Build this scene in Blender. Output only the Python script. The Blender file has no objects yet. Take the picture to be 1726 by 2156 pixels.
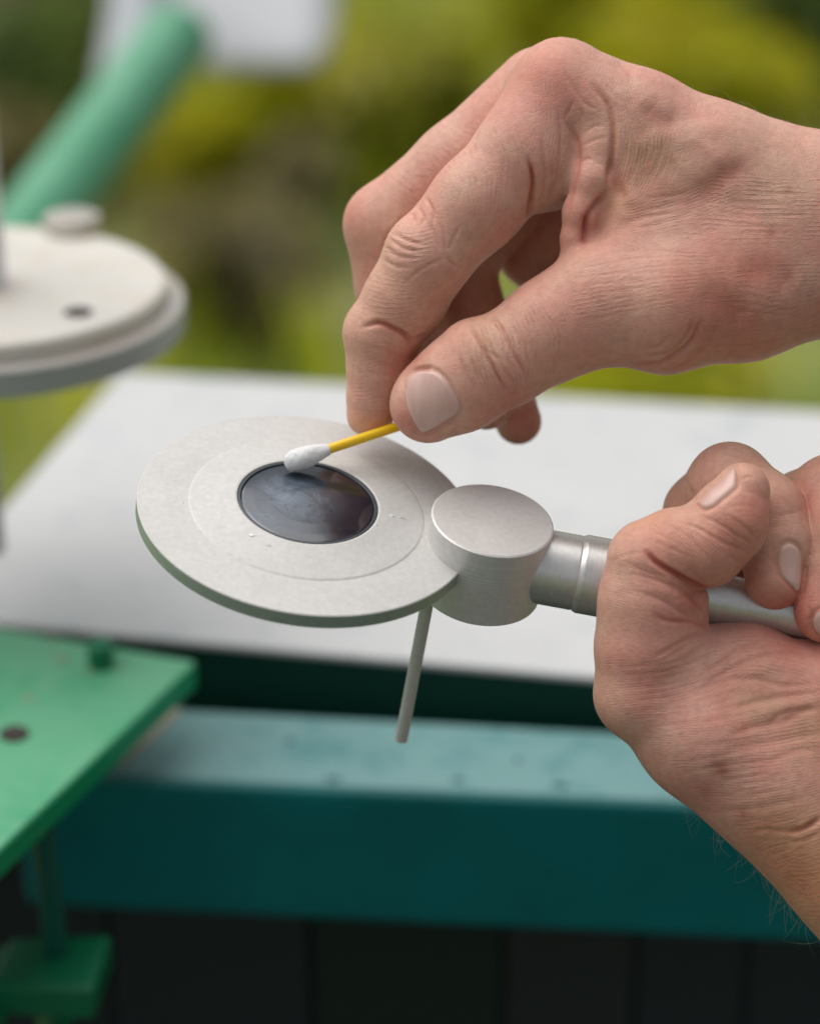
import bpy, math, random
import numpy as np
from mathutils import Vector, Matrix

# ------------------------------------------------------------------ camera, sky, sun, exposure
SC = bpy.context.scene
COL = SC.collection
PITCH = math.radians(28.0)
CAM = np.array([0.0, 0.0, 1.55])
FOC, SENS = 85.0, 24.0
WPX, HPX = 1726.0, 2158.0            # the frame in the units the measurements were taken in
FPX = FOC / SENS * WPX
D0 = 0.72                            # distance of the focused plane
MPP = D0 / FPX                       # metres per unit on that plane
RV = np.array([1.0, 0, 0])
UV = np.array([0, math.sin(PITCH), math.cos(PITCH)])
FV = np.array([0, math.cos(PITCH), -math.sin(PITCH)])

cd = bpy.data.cameras.new('camera')
cam = bpy.data.objects.new('camera', cd)
COL.objects.link(cam)
cam.location = CAM
cam.rotation_euler = (math.radians(90) - PITCH, 0, 0)
cd.sensor_fit = 'HORIZONTAL'
cd.sensor_width = SENS
cd.lens = FOC
cd.clip_start = 0.02
cd.clip_end = 400
cd.dof.use_dof = True
cd.dof.focus_distance = D0 - 0.004
cd.dof.aperture_fstop = 4.8
SC.camera = cam

SUN_EL, SUN_AZ = math.radians(64), math.radians(-50)     # azimuth from +Y towards +X
w = bpy.data.worlds.new('World')
SC.world = w
w.use_nodes = True
nt = w.node_tree
bg = nt.nodes['Background']
sky = nt.nodes.new('ShaderNodeTexSky')
sky.sky_type = 'NISHITA'
sky.sun_disc = False
sky.sun_elevation = SUN_EL
sky.sun_rotation = SUN_AZ
sky.air_density = 1.0
sky.dust_density = 4.0
sky.ozone_density = 1.0
hs = nt.nodes.new('ShaderNodeHueSaturation')             # high thin cloud: the blue is washed out
hs.inputs['Saturation'].default_value = 0.25
nt.links.new(sky.outputs[0], hs.inputs['Color'])
nt.links.new(hs.outputs[0], bg.inputs[0])
bg.inputs[1].default_value = 0.125
sl = bpy.data.lights.new('sun', 'SUN')
sl.energy = 1.9
sl.angle = math.radians(75)
sl.color = (1.0, 0.965, 0.92)
sun = bpy.data.objects.new('sun', sl)
COL.objects.link(sun)
sd = Vector((math.sin(SUN_AZ) * math.cos(SUN_EL), math.cos(SUN_AZ) * math.cos(SUN_EL), math.sin(SUN_EL)))
sun.rotation_euler = sd.to_track_quat('Z', 'Y').to_euler()
SC.view_settings.view_transform = 'Standard'
SC.view_settings.look = 'None'
SC.view_settings.gamma = 1
SC.view_settings.use_curve_mapping = False
SC.view_settings.exposure = 0.0
SC.cycles.use_denoising = True
SC.cycles.max_bounces = 8

rng = np.random.default_rng(7)
random.seed(7)


# ------------------------------------------------------------------ helpers
def cam2w(p):
    """camera-space points (x right, y down, z away from the D0 plane; in frame units at D0) to world."""
    p = np.asarray(p, float)
    return CAM + p[..., 0:1] * MPP * RV - p[..., 1:2] * MPP * UV + (D0 + p[..., 2:3] * MPP) * FV


def cvec(p):
    p = np.asarray(p, float)
    return p[..., 0:1] * RV - p[..., 1:2] * UV + p[..., 2:3] * FV


def cp(u, v, wd=0.0):
    s = (D0 + wd * MPP) / D0
    return np.array([(u - WPX / 2) * s, (v - HPX / 2) * s, wd])


def ray(u, v):
    return RV * (u - WPX / 2) / FPX - UV * (v - HPX / 2) / FPX + FV


def on_z(u, v, z):
    r = ray(u, v)
    return CAM + r * ((z - CAM[2]) / r[2])


def at(u, v, d):
    return CAM + ray(u, v) * d


def new_obj(name, verts, faces, mat=None, parent=None, smooth=False, **props):
    me = bpy.data.meshes.new(name)
    verts = np.asarray(verts, float)
    me.from_pydata([tuple(v) for v in verts], [], [tuple(int(i) for i in f) for f in faces])
    me.update()
    if smooth:
        me.shade_smooth()
    o = bpy.data.objects.new(name, me)
    COL.objects.link(o)
    if mat:
        me.materials.append(mat)
    if parent:
        o.parent = parent
    for k, v in props.items():
        o[k] = v
    return o


def empty(name, loc, label, cat, group=None):
    """an Empty at the thing's base; children are written in world coordinates and re-parented with an inverse"""
    o = bpy.data.objects.new(name, None)
    o.empty_display_size = 0.02
    COL.objects.link(o)
    o.location = loc
    o['label'] = label
    o['category'] = cat
    if group:
        o['group'] = group
    return o


def adopt(root, *kids):
    inv = Matrix.Translation(root.location).inverted() if root.type == 'EMPTY' else Matrix.Identity(4)
    for k in kids:
        k.parent = root
        k.matrix_parent_inverse = inv


def bevel(o, wd, seg=3, ang=30):
    m = o.modifiers.new('bevel', 'BEVEL')
    m.width = wd
    m.segments = seg
    m.limit_method = 'ANGLE'
    m.angle_limit = math.radians(ang)
    m.harden_normals = False
    return o


def frame_of(n, e=None):
    n = np.asarray(n, float)
    n = n / np.linalg.norm(n)
    e = np.array([1.0, 0, 0]) if e is None else np.asarray(e, float)
    e = e - n * np.dot(e, n)
    if np.linalg.norm(e) < 1e-6:
        e = np.array([0, 1.0, 0]) - n * n[1]
    e = e / np.linalg.norm(e)
    return e, np.cross(n, e), n


def lathe(name, org, axis, prof, mat, seg=96, e=None, closed=True, wob=None, smooth=True, **k):
    """revolve (radius, height) pairs about an axis, in world metres"""
    a, b, n = frame_of(axis, e)
    vs, fs = [], []
    rows = []
    if smooth:                       # holding loops, so that flats stay flat beside an edge
        q = [prof[0]]
        for (r0, h0), (r1, h1) in zip(prof, prof[1:]):
            L = math.hypot(r1 - r0, h1 - h0)
            kk = min(0.00012, L * 0.2)
            if L > 0.0008 and r0 > kk * 2 and r1 > kk * 2:
                q.append((r0 + (r1 - r0) * kk / L, h0 + (h1 - h0) * kk / L))
                q.append((r1 + (r0 - r1) * kk / L, h1 + (h0 - h1) * kk / L))
            elif L > 0.0008 and r0 <= kk * 2 < r1:
                q.append((r1 + (r0 - r1) * kk / L, h1 + (h0 - h1) * kk / L))
            elif L > 0.0008 and r1 <= kk * 2 < r0:
                q.append((r0 + (r1 - r0) * kk / L, h0 + (h1 - h0) * kk / L))
            q.append((r1, h1))
        prof = q
    for (r, h) in prof:
        if r <= 1e-9:
            rows.append([len(vs)])
            vs.append(org + n * h)
        else:
            idx = []
            for i in range(seg):
                t = 2 * math.pi * i / seg
                rr = r * (1 + (wob(t, h) if wob else 0))
                idx.append(len(vs))
                vs.append(org + n * h + a * rr * math.cos(t) + b * rr * math.sin(t))
            rows.append(idx)
    for A, B in zip(rows, rows[1:]):
        for i in range(seg):
            j = (i + 1) % seg
            if len(A) == 1 and len(B) == 1:
                continue
            if len(A) == 1:
                fs.append((A[0], B[i], B[j]))
            elif len(B) == 1:
                fs.append((A[i], B[0], A[j]))
            else:
                fs.append((A[i], B[i], B[j], A[j]))
    o = new_obj(name, vs, fs, mat, smooth=smooth, **k)
    if smooth:
        o.data.set_sharp_from_angle(angle=math.radians(28))
    fix_normals(o)
    return o


def fix_normals(o):
    import bmesh
    bm = bmesh.new()
    bm.from_mesh(o.data)
    bmesh.ops.recalc_face_normals(bm, faces=bm.faces)
    bm.to_mesh(o.data)
    bm.free()


def prism(name, top, thick, mat, bev=0.0, up=(0, 0, 1), **k):
    """a slab below a polygon given in world points"""
    top = [np.asarray(p, float) for p in top]
    up = np.asarray(up, float)
    n = len(top)
    vs = top + [p - up * thick for p in top]
    fs = [tuple(range(n)), tuple(range(2 * n - 1, n - 1, -1))]
    for i in range(n):
        j = (i + 1) % n
        fs.append((i, i + n, j + n, j))
    o = new_obj(name, vs, fs, mat, **k)
    fix_normals(o)
    if bev:
        bevel(o, bev)
    return o


def rod(name, a, b, r, mat, seg=40, r2=None, bev=None, **k):
    a = np.asarray(a, float)
    b = np.asarray(b, float)
    L = np.linalg.norm(b - a)
    r2 = r if r2 is None else r2
    c = min(r, r2) * 0.08 if bev is None else bev
    return lathe(name, a, b - a, [(0, 0), (r - c, 0), (r, c), (r2, L - c), (r2 - c, L), (0, L)], mat, seg=seg, **k)


# ------------------------------------------------------------------ materials
def mat_new(name):
    m = bpy.data.materials.new(name)
    m.use_nodes = True
    t = m.node_tree
    return m, t, t.nodes['Principled BSDF']


def nod(t, kind, **kw):
    n = t.nodes.new('ShaderNode' + kind)
    for k, v in kw.items():
        if k in n.inputs:
            n.inputs[k].default_value = v
        else:
            setattr(n, k, v)
    return n


def tex(t, kind='Noise', scale=10.0, detail=4.0, rough=0.55, vec=None, stretch=None, dist=0.0):
    co = nod(t, 'TexCoord')
    src = co.outputs['Object']
    if stretch:
        mp = nod(t, 'Mapping')
        mp.inputs['Scale'].default_value = stretch[:3]
        if len(stretch) > 3:
            mp.inputs['Rotation'].default_value = stretch[3:6]
        t.links.new(src, mp.inputs['Vector'])
        src = mp.outputs[0]
    if kind == 'Noise':
        n = nod(t, 'TexNoise')
        n.inputs['Detail'].default_value = detail
        n.inputs['Roughness'].default_value = rough
        n.inputs['Distortion'].default_value = dist
    else:
        n = nod(t, 'TexVoronoi')
    n.inputs['Scale'].default_value = scale
    t.links.new(src, n.inputs['Vector'])
    return n


def ramp(t, src, stops, interp='LINEAR'):
    r = nod(t, 'ValToRGB')
    cr = r.color_ramp
    cr.interpolation = interp
    while len(cr.elements) < len(stops):
        cr.elements.new(0.5)
    for e, (p, c) in zip(cr.elements, stops):
        e.position = p
        e.color = (c, c, c, 1) if isinstance(c, (int, float)) else (*c, 1)
    t.links.new(src, r.inputs[0])
    return r


def mixc(t, fac, a, b, mode='MIX'):
    m = nod(t, 'Mix', data_type='RGBA', blend_type=mode)
    for sock, val in ((m.inputs[0], fac), (m.inputs[6], a), (m.inputs[7], b)):
        if hasattr(val, 'is_linked') or isinstance(val, bpy.types.NodeSocket):
            t.links.new(val, sock)
        elif isinstance(val, (int, float)):
            sock.default_value = val
        else:
            sock.default_value = (*val, 1)
    return m.outputs[2]


def bump(t, b, src, strength, dist, prev=None):
    n = nod(t, 'Bump')
    n.inputs['Strength'].default_value = strength
    n.inputs['Distance'].default_value = dist
    t.links.new(src, n.inputs['Height'])
    if prev is not None:
        t.links.new(prev, n.inputs['Normal'])
    t.links.new(n.outputs[0], b.inputs['Normal'])
    return n.outputs[0]


def metal(name, col, rough, grain=1800, gst=0.12, aniso=0.0, stretch=None, mottled=0.12, met=1.0, rings=None, turn=None):
    m, t, b = mat_new(name)
    b.inputs['Metallic'].default_value = met
    n1 = tex(t, scale=700, detail=6)
    r1 = ramp(t, n1.outputs[0], [(0.3, [c * (1 - mottled) for c in col]), (0.7, col)])
    t.links.new(r1.outputs[0], b.inputs['Base Color'])
    n2 = tex(t, scale=900, detail=5)
    r2 = ramp(t, n2.outputs[0], [(0.3, rough * 0.92), (0.75, rough * 1.1)])
    t.links.new(r2.outputs[0], b.inputs['Roughness'])
    n3 = tex(t, scale=grain, detail=2, stretch=stretch)
    pn = bump(t, b, n3.outputs[0], gst, 0.00012)
    # handling marks: faint large stains
    n4 = tex(t, scale=46, detail=7, rough=0.7, dist=0.4)
    st = mixc(t, ramp(t, n4.outputs[0], [(0.50, 0.0), (0.72, 0.35)]).outputs[0], r1.outputs[0], [c * .72 for c in (col[0], col[1] * .97, col[2] * .92)])
    t.links.new(st, b.inputs['Base Color'])
    if rings is not None:            # the fine rings left by the lathe
        co = nod(t, 'TexCoord')
        vm = nod(t, 'VectorMath', operation='DISTANCE')
        t.links.new(co.outputs['Object'], vm.inputs[0])
        vm.inputs[1].default_value = tuple(rings)
        ml = nod(t, 'Math', operation='MULTIPLY')
        t.links.new(vm.outputs['Value'], ml.inputs[0])
        ml.inputs[1].default_value = 14000
        sn = nod(t, 'Math', operation='SINE')
        t.links.new(ml.outputs[0], sn.inputs[0])
        pn = bump(t, b, sn.outputs[0], 0.25, 0.00005, pn)
    b.inputs['Anisotropic'].default_value = aniso
    if turn is not None:             # tool marks round the axis
        co = nod(t, 'TexCoord')
        vd = nod(t, 'VectorMath', operation='DOT_PRODUCT')
        t.links.new(co.outputs['Object'], vd.inputs[0])
        vd.inputs[1].default_value = tuple(turn)
        n1d = nod(t, 'TexNoise', noise_dimensions='1D')
        n1d.inputs['Scale'].default_value = 2600
        n1d.inputs['Detail'].default_value = 4
        t.links.new(vd.outputs['Value'], n1d.inputs['W'])
        bump(t, b, n1d.outputs[0], 0.16, 0.0001, pn)
        rm = mixc(t, ramp(t, n1d.outputs[0], [(0.42, 0.0), (0.6, 0.16)]).outputs[0], st, (0.9, 0.9, 0.9))
        t.links.new(rm, b.inputs['Base Color'])
    return m


def paint(name, col, rough=0.35, wear=None, dust_sheen=None, grime=0.15, sc=18, orange=0.25, spec=None):
    m, t, b = mat_new(name)
    n1 = tex(t, scale=sc, detail=6)
    base = mixc(t, ramp(t, n1.outputs[0], [(0.35, 0.0), (0.75, 1.0)]).outputs[0],
                [c * (1 - grime) for c in col], col)
    if dust_sheen:
        n2 = tex(t, scale=sc * 2.3, detail=8, rough=0.65)
        fac = ramp(t, n2.outputs[0], [(dust_sheen[2] if len(dust_sheen) > 2 else 0.42, 0.0), (0.52 if len(dust_sheen) > 3 else 0.7, dust_sheen[1])]).outputs[0]
        if len(dust_sheen) > 3:            # dusty tone with sky sheen painted in, on the upward faces only
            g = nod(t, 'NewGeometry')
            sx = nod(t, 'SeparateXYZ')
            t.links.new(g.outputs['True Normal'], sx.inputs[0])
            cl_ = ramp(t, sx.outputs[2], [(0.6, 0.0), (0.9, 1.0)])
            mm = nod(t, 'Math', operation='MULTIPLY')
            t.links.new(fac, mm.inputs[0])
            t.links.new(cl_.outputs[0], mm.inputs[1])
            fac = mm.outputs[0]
        base = mixc(t, fac, base, dust_sheen[0])
    if wear:
        n3 = tex(t, scale=sc * 1.4, detail=8, rough=0.7)
        base = mixc(t, ramp(t, n3.outputs[0], [(0.64, 0.0), (0.70, 1.0)]).outputs[0], base, wear)
    t.links.new(base, b.inputs['Base Color'])
    b.inputs['Roughness'].default_value = rough
    if spec is not None:
        b.inputs['Specular IOR Level'].default_value = spec
    n4 = tex(t, scale=sc * 14, detail=3)
    bump(t, b, n4.outputs[0], orange, 0.0004)
    return m


M_ALU = metal('bead_blasted_aluminium', (0.64, 0.63, 0.605), 0.66, met=0.2)
M_ALUT = metal('turned_aluminium', (0.68, 0.67, 0.645), 0.46, met=0.6, grain=900, gst=0.10)
M_TEAL = paint('teal_gloss_paint', (0.0008, 0.19, 0.20), 0.5, dust_sheen=((0.185, 0.34, 0.335), 0.88, 0.1, 1), sc=22, grime=.3, spec=.25)  # pale top tone holds the sky reflection as well as dirt
M_GREEN = paint('green_gloss_paint', (0.002, 0.34, 0.14), 0.40, dust_sheen=((0.20, 0.47, 0.29), 0.62, 0.15, 1), sc=16,  # gloss of the plate top put into the pale dusty tone
                wear=(0.36, 0.24, 0.16))
M_GAP = paint('gap_shade_green', (0.001, 0.06, 0.038), 0.6, sc=6)
M_STRUT = paint('teal_strut_paint', (0.001, 0.10, 0.075), 0.5, sc=9)
M_GREENB = paint('bright_green_paint', (0.001, 0.17, 0.07), 0.38, sc=16)
M_PIPE = paint('faded_green_paint', (0.08, 0.36, 0.19), 0.45, dust_sheen=((0.21, 0.47, 0.33), 0.5), sc=8)
M_CREAM = paint('weathered_white_paint', (0.74, 0.71, 0.645), 0.4, dust_sheen=((0.64, 0.48, 0.32), 0.5, 0.5), sc=26)
M_WHITE = paint('white_enamel', (0.78, 0.80, 0.82), 0.4, sc=6)
M_GREY = paint('grey_enamel', (0.42, 0.45, 0.48), 0.4, sc=6)
M_PLATE = paint('white_speckled_board', (0.60, 0.605, 0.60), 0.4, dust_sheen=((0.30, 0.37, 0.39), 0.5, 0.56), sc=24, grime=.07)
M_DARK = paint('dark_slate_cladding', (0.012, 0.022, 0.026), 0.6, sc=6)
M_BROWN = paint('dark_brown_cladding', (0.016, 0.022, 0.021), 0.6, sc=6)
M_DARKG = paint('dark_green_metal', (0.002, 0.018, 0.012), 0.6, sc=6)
M_RIM = paint('weathered_grey_paint', (0.44, 0.45, 0.44), 0.45, dust_sheen=((0.50, 0.42, 0.34), 0.6, .35, 1), sc=20)
M_ZINC = metal('zinc_bolt', (0.55, 0.52, 0.47), 0.5, grain=300)
M_HOLE = paint('dark_hole', (0.05, 0.04, 0.035), 0.9, sc=40)

# ------------------------------------------------------------------ ground and background
def leaf_mat(name, cols, sc, rough=0.6, thin=False):
    m, t, b = mat_new(name)
    n = tex(t, scale=sc, detail=3, rough=0.5)
    r = ramp(t, n.outputs[0], cols)
    n2 = tex(t, scale=sc * 9, detail=3)
    c = mixc(t, ramp(t, n2.outputs[0], [(0.35, 0.0), (0.7, 0.15)]).outputs[0], r.outputs[0], (0.10, 0.10, 0.03))
    t.links.new(c, b.inputs['Base Color'])
    b.inputs['Roughness'].default_value = rough
    if thin:
        tr = nod(t, 'BsdfTranslucent')
        c2_ = mixc(t, 1.0, c, (1.25, 1.25, .7), 'MULTIPLY')
        t.links.new(c2_, tr.inputs['Color'])
        mx = nod(t, 'MixShader')
        mx.inputs[0].default_value = 0.45
        t.links.new(b.outputs[0], mx.inputs[1])
        t.links.new(tr.outputs[0], mx.inputs[2])
        t.links.new(mx.outputs[0], t.nodes['Material Output'].inputs['Surface'])
    return m


M_SOIL = leaf_mat('meadow_soil', [(0.30, (0.074, 0.127, 0.038)), (0.46, (0.148, 0.212, 0.046)), (0.56, (0.233, 0.233, 0.074)), (0.70, (0.254, 0.233, 0.105))], 3.0)
M_GRASS = leaf_mat('meadow_grass', [(0.34, (0.153, 0.252, 0.031)), (0.44, (0.379, 0.455, 0.031)), (0.54, (0.660, 0.660, 0.031)),
                                    (0.62, (0.505, 0.428, 0.227)), (0.72, (0.227, 0.328, 0.051))], 3.6, thin=True)


def ground():
    n = 90
    xs = np.linspace(-1, 1, n)
    xs = np.sign(xs) * np.abs(xs) ** 3 * 160
    ys = np.linspace(0, 1, n) ** 3 * 300 - 12
    X, Y = np.meshgrid(xs, ys)
    Z = 0.05 * np.sin(X * 1.3 + 1) * np.sin(Y * 1.1) * np.clip(np.abs(Y) / 3, 0, 1) + np.clip(Y - 6, 0, 60) * 0.12
    vs = np.stack([X.ravel(), Y.ravel(), Z.ravel()], 1)
    fs = [(i * n + j, i * n + j + 1, (i + 1) * n + j + 1, (i + 1) * n + j) for i in range(n - 1) for j in range(n - 1)]
    return new_obj('ground', vs, fs, M_SOIL, smooth=True, kind='structure')


def gz(x, y):
    return 0.05 * np.sin(x * 1.3 + 1) * np.sin(y * 1.1) * np.clip(np.abs(y) / 3, 0, 1) + np.clip(y - 6, 0, 60) * 0.12


ground()
new_obj('unseen_dark_strip', [(-3, -3, .012), (3, -3, .012), (3, .9, .012), (-3, .9, .012)], [(0, 1, 2, 3)],
        paint('dark_strip', (0.022, 0.034, 0.026), 0.7, sc=9), kind='structure')  # unseen dark strip added under the camera for the disc rim to reflect


def blades(n, x0, x1, y0, y1, hmin, hmax, wd, mat, name, lean=0.5, **k):
    x = rng.uniform(x0, x1, n)
    y = rng.uniform(y0, y1, n)
    keep = np.sin(x * 2.1 + 3 * np.sin(y * 1.7)) + np.sin(y * 2.9 + x) > -1.0 + rng.uniform(-.5, .5, n)
    x, y = x[keep], y[keep]
    n = len(x)
    z = gz(x, y) - 0.01
    h = rng.uniform(hmin, hmax, n)
    a = rng.uniform(0, 2 * np.pi, n)
    la = rng.uniform(0, 2 * np.pi, n)
    ll = rng.uniform(0.1, lean, n) * h
    dx, dy = np.cos(a) * wd, np.sin(a) * wd
    base = np.stack([x, y, z], 1)
    side = np.stack([dx, dy, np.zeros(n)], 1)
    tip = base + np.stack([np.cos(la) * ll, np.sin(la) * ll, h], 1)
    mid = base + np.stack([np.cos(la) * ll * .35, np.sin(la) * ll * .35, h * .6], 1)
    V = np.stack([base - side, base + side, mid + side * .8, mid - side * .8, tip], 1).reshape(-1, 3)
    i = np.arange(n) * 5
    F = [(a, a + 1, a + 2, a + 3) for a in i] + [(a + 3, a + 2, a + 4) for a in i]
    return new_obj(name, V, F, mat, kind='stuff', **k)


blades(26000, -2.2, 2.6, 2.6, 9.5, 0.05, 0.22, 0.006, M_GRASS, 'grass')


def bush(x, y, rx, rz, n, cols, label, leaf=0.03, group='shrubs in the blurred garden'):
    """several stems and a crown of small leaves"""
    z0 = float(gz(x, y))
    root = empty('shrub', (x, y, z0), label, 'shrub', group)
    vs, fs = [], []
    for i in range(7):
        a = rng.uniform(0, 6.28)
        p0 = np.array([x, y, z0 - 0.03])
        p1 = p0 + np.array([math.cos(a) * rx * .6, math.sin(a) * rx * .6, rz * rng.uniform(.8, 1.2)])
        s = len(vs)
        for q, r in ((p0, .012), (p1, .004)):
            for t in range(5):
                vs.append(q + np.array([math.cos(t * 1.257) * r, math.sin(t * 1.257) * r, 0]))
        for t in range(5):
            fs.append((s + t, s + (t + 1) % 5, s + 5 + (t + 1) % 5, s + 5 + t))
    st = new_obj('stem', vs, fs, M_STEM)
    cl = rng.normal(0, 1, (14, 3))
    cl = cl / np.linalg.norm(cl, axis=1)[:, None] * rng.uniform(.45, .9, (14, 1))
    k = rng.integers(0, 14, n)
    c = cl[k] + rng.normal(0, .2, (n, 3))
    c = c * np.array([rx, rx, rz * .6]) + np.array([x, y, z0 + rz * .75])
    c[:, 2] = np.maximum(c[:, 2], z0 + 0.02)
    d1 = rng.normal(0, 1, (n, 3))
    d1 /= np.linalg.norm(d1, axis=1)[:, None]
    d2 = np.cross(d1, rng.normal(0, 1, (n, 3)))
    d2 /= np.linalg.norm(d2, axis=1)[:, None]
    L = rng.uniform(.6, 1.3, (n, 1)) * leaf
    V = np.stack([c - d1 * L, c - d2 * L * .4, c + d1 * L, c + d2 * L * .4], 1).reshape(-1, 3)
    F = [(a, a + 1, a + 2, a + 3) for a in np.arange(n) * 4]
    cr = new_obj('crown', V, F, leaf_mat('shrub_leaf', cols, 5.0, thin=True))
    adopt(root, st, cr)
    return root


M_STEM = paint('shrub_stem', (0.10, 0.07, 0.045), 0.8)
YG = [(0.3, (0.286, 0.343, 0.014)), (0.5, (0.543, 0.528, 0.014)), (0.7, (0.571, 0.514, 0.042))]
DG = [(0.3, (0.085, 0.129, 0.051)), (0.5, (0.170, 0.256, 0.064)), (0.7, (0.342, 0.385, 0.129))]
BR = [(0.3, (0.24, 0.21, 0.12)), (0.5, (0.34, 0.29, 0.18)), (0.7, (0.28, 0.27, 0.12))]
MG = [(0.3, (0.330, 0.390, 0.045)), (0.5, (0.450, 0.465, 0.053)), (0.7, (0.510, 0.480, 0.090))]
for (u, v, y, rx, rz, cols, lab, lf) in (
        (1480, 190, 5.2, .14, .2, YG, 'blurred yellow green shrub just above the wrist of the upper hand', .03),
        (1640, 20, 5.6, .18, .2, DG, 'darkest green shrub in the upper right corner behind the upper hand', .03),
        (1180, 30, 5.8, .14, .2, YG, 'blurred olive yellow shrub above the knuckles of the upper hand', .03),
        (830, 260, 5.2, .12, .2, MG, 'mid green shrub between the white tank and the upper hand', .03),
        (600, 260, 4.7, .11, .18, YG, 'bright yellow green shrub just under the white tank', .03),
        (500, 640, 4.0, .10, .14, BR, 'greyish brown dry shrub low beside the white flange disc', .03),
        (440, 400, 4.4, .07, .12, YG, 'small yellow shrub between the green pipe and the bent fingers', .025),
        (80, 260, 5.0, .13, .2, DG, 'dark green shrub left of the sloping green pipe', .03),
        (40, 60, 5.6, .13, .2, BR, 'brown dry shrub in the upper left corner of the garden', .03),
        (60, 400, 4.7, .08, .12, BR, 'low brown shrub behind the lower end of the green pipe', .025),
        (620, 480, 4.3, .06, .12, BR, 'russet twiggy shrub at the level of the bent knuckles', .025),
        (1350, 830, 3.7, .14, .08, YG, 'low yellow green shrub just behind the white board', .025)):
    zz = float(gz(0, y)) + rz * .5
    p = on_z(u, v, zz)
    bush(p[0], p[1], rx, rz, 2600, cols, lab, lf)

# ------------------------------------------------------------------ stand: board, beams, panels
ZD = cam2w(cp(645, 1077, 0))[2]                       # height of the small sensor disc
ZB = ZD - 0.150                                       # white board
ZT = ZD - 0.163                                        # teal beam
bq = [on_z(-190, 1298, ZB), on_z(255, 783, ZB), on_z(1990, 882, ZB), on_z(2000, 1492, ZB)]
board = prism('instrument_board', bq, 0.0025, M_PLATE, bev=0.0008,
              label='wide white painted board lying flat behind the small metal disc', category='board')
def beam_box(name, front_l, front_r, back_l, back_r, z, h, mat, **k):
    q = [on_z(*front_l, z), on_z(*front_r, z), on_z(*back_r, z), on_z(*back_l, z)]
    return prism(name, q, h, mat, bev=0.004, **k)


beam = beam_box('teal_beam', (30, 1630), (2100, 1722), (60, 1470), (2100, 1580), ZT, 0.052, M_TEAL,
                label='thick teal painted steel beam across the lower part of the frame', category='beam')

bl, br = on_z(-190, 1298, ZB), on_z(2000, 1492, ZB)
br = br + (br - bl) * .3
zz = ZB - .0028
q = [np.array([bl[0], bl[1] + .004, zz]), np.array([br[0], br[1] + .004, zz]), np.array([br[0], br[1] + .012, zz]), np.array([bl[0], bl[1] + .012, zz])]
gap_sheet = prism('gap_shade_sheet', q, zz - ZT + .05, M_GAP, bev=.001,  # added dark sheet standing in for the shaded gap under the board
             label='dark green sheet added as the shade between the white board and the teal beam', category='shade sheet')

# green corner panel with its edge, bolts, strut and foot
ZP = ZT + 0.030
gp = empty('corner_sheet', on_z(150, 1550, ZP), 'green painted steel corner plate with rust specks and bolts at the left', 'plate')
pl = prism('plate', [on_z(-520, 2290, ZP), on_z(0, 1790, ZP), on_z(415, 1392, ZP), on_z(-20, 1318, ZP), on_z(-700, 1200, ZP)],
           0.0100, M_GREEN, bev=0.0015)
bo = []
for (u, v) in ((213, 1402),):
    p = on_z(u, v, ZP)
    bo.append(rod('stud', p - [0, 0, .004], p + np.array([0, 0, .008]), 0.0042, M_GREENB))
for (u, v) in ((30, 1548),):
    p = on_z(u, v, ZP)
    bo.append(lathe('bolt_hole', p + np.array([0, 0, .0004]), (0, 0, 1), [(0, 0), (.0035, 0), (.0042, .0003), (.0046, 0)], M_HOLE, seg=24))
adopt(gp, pl, *bo)
zf = at(150, 2030, .88)[2]
leg = rod('strut', on_z(92, 1748, ZP - .012), on_z(118, 2010, zf - .001), 0.0036, M_STRUT)
fb = prism('foot', [on_z(20, 1975, zf), on_z(-30, 2075, zf), on_z(196, 2085, zf), on_z(236, 1966, zf)], .012, M_GREENB, bev=.002)
zg = zf - .006
fb2 = prism('foot', [on_z(-200, 1985, zg), on_z(-260, 2250, zg), on_z(-50, 2250, zg), on_z(58, 1992, zg)], .010, M_GREENB, bev=.002)
lg2 = rod('strut', on_z(115, 2090, zf - .012), on_z(125, 2400, zf - .12), 0.006, M_GREENB)
fr = empty('angle_bracket', on_z(100, 2000, zf), 'small green angle bracket and strut hanging below the corner plate', 'bracket')
adopt(fr, leg, fb, fb2, lg2)

# small chips in the paint
CHIPS = [((700, 1640), 9), ((965, 1642), 7), ((1180, 1652), 10), ((610, 1560), 6), ((1090, 1600), 5)]
# worn strip on the beam beside the corner sheet, and a chip on its front
def blotch(name, pts, z, mat, parent):
    P = [on_z(a, b_, z) for a, b_ in pts]
    return prism(name, P, .0004, mat, parent=parent)


M_RUST = paint('pale_rust', (0.34, 0.36, 0.22), 0.7, sc=60)
M_CHIP = paint('bare_primer', (0.42, 0.36, 0.27), 0.7, sc=60)
for (a_, b_), r_ in (((128, 1388), 11), ((60, 1470), 9), ((188, 1412), 7), ((245, 1400), 6), ((110, 1345), 8)):
    q_ = [on_z(a_ + r_ * math.cos(x) * (1.3 + .4 * math.sin(x * 3 + a_)), b_ + r_ * .5 * math.sin(x) * (1 + .3 * math.cos(x * 2 + b_)), ZP + .0004) for x in np.linspace(0, 6.28, 11)[:-1]]
    adopt(gp, prism('rust_spot', q_, .0003, M_RUST))
blotch('worn_paint', [(236, 1612), (262, 1572), (300, 1540), (322, 1516), (352, 1494), (384, 1492), (368, 1512), (338, 1538), (312, 1566), (286, 1584), (262, 1606)],
       ZT + .0006, M_CHIP, beam)

M_STAIN = paint('dark_teal_stain', (0.02, 0.13, 0.14), 0.5, sc=60)
for (a_, b_), r_ in CHIPS:
    q_ = [(a_ + r_ * math.cos(x) * (1.6 + .5 * math.sin(x * 3 + a_)), b_ + r_ * .45 * math.sin(x) * (1 + .4 * math.cos(x * 2 + b_))) for x in np.linspace(0, 6.28, 11)[:-1]]
    blotch('worn_paint', q_, ZT + .0006, M_STAIN, beam)

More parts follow.
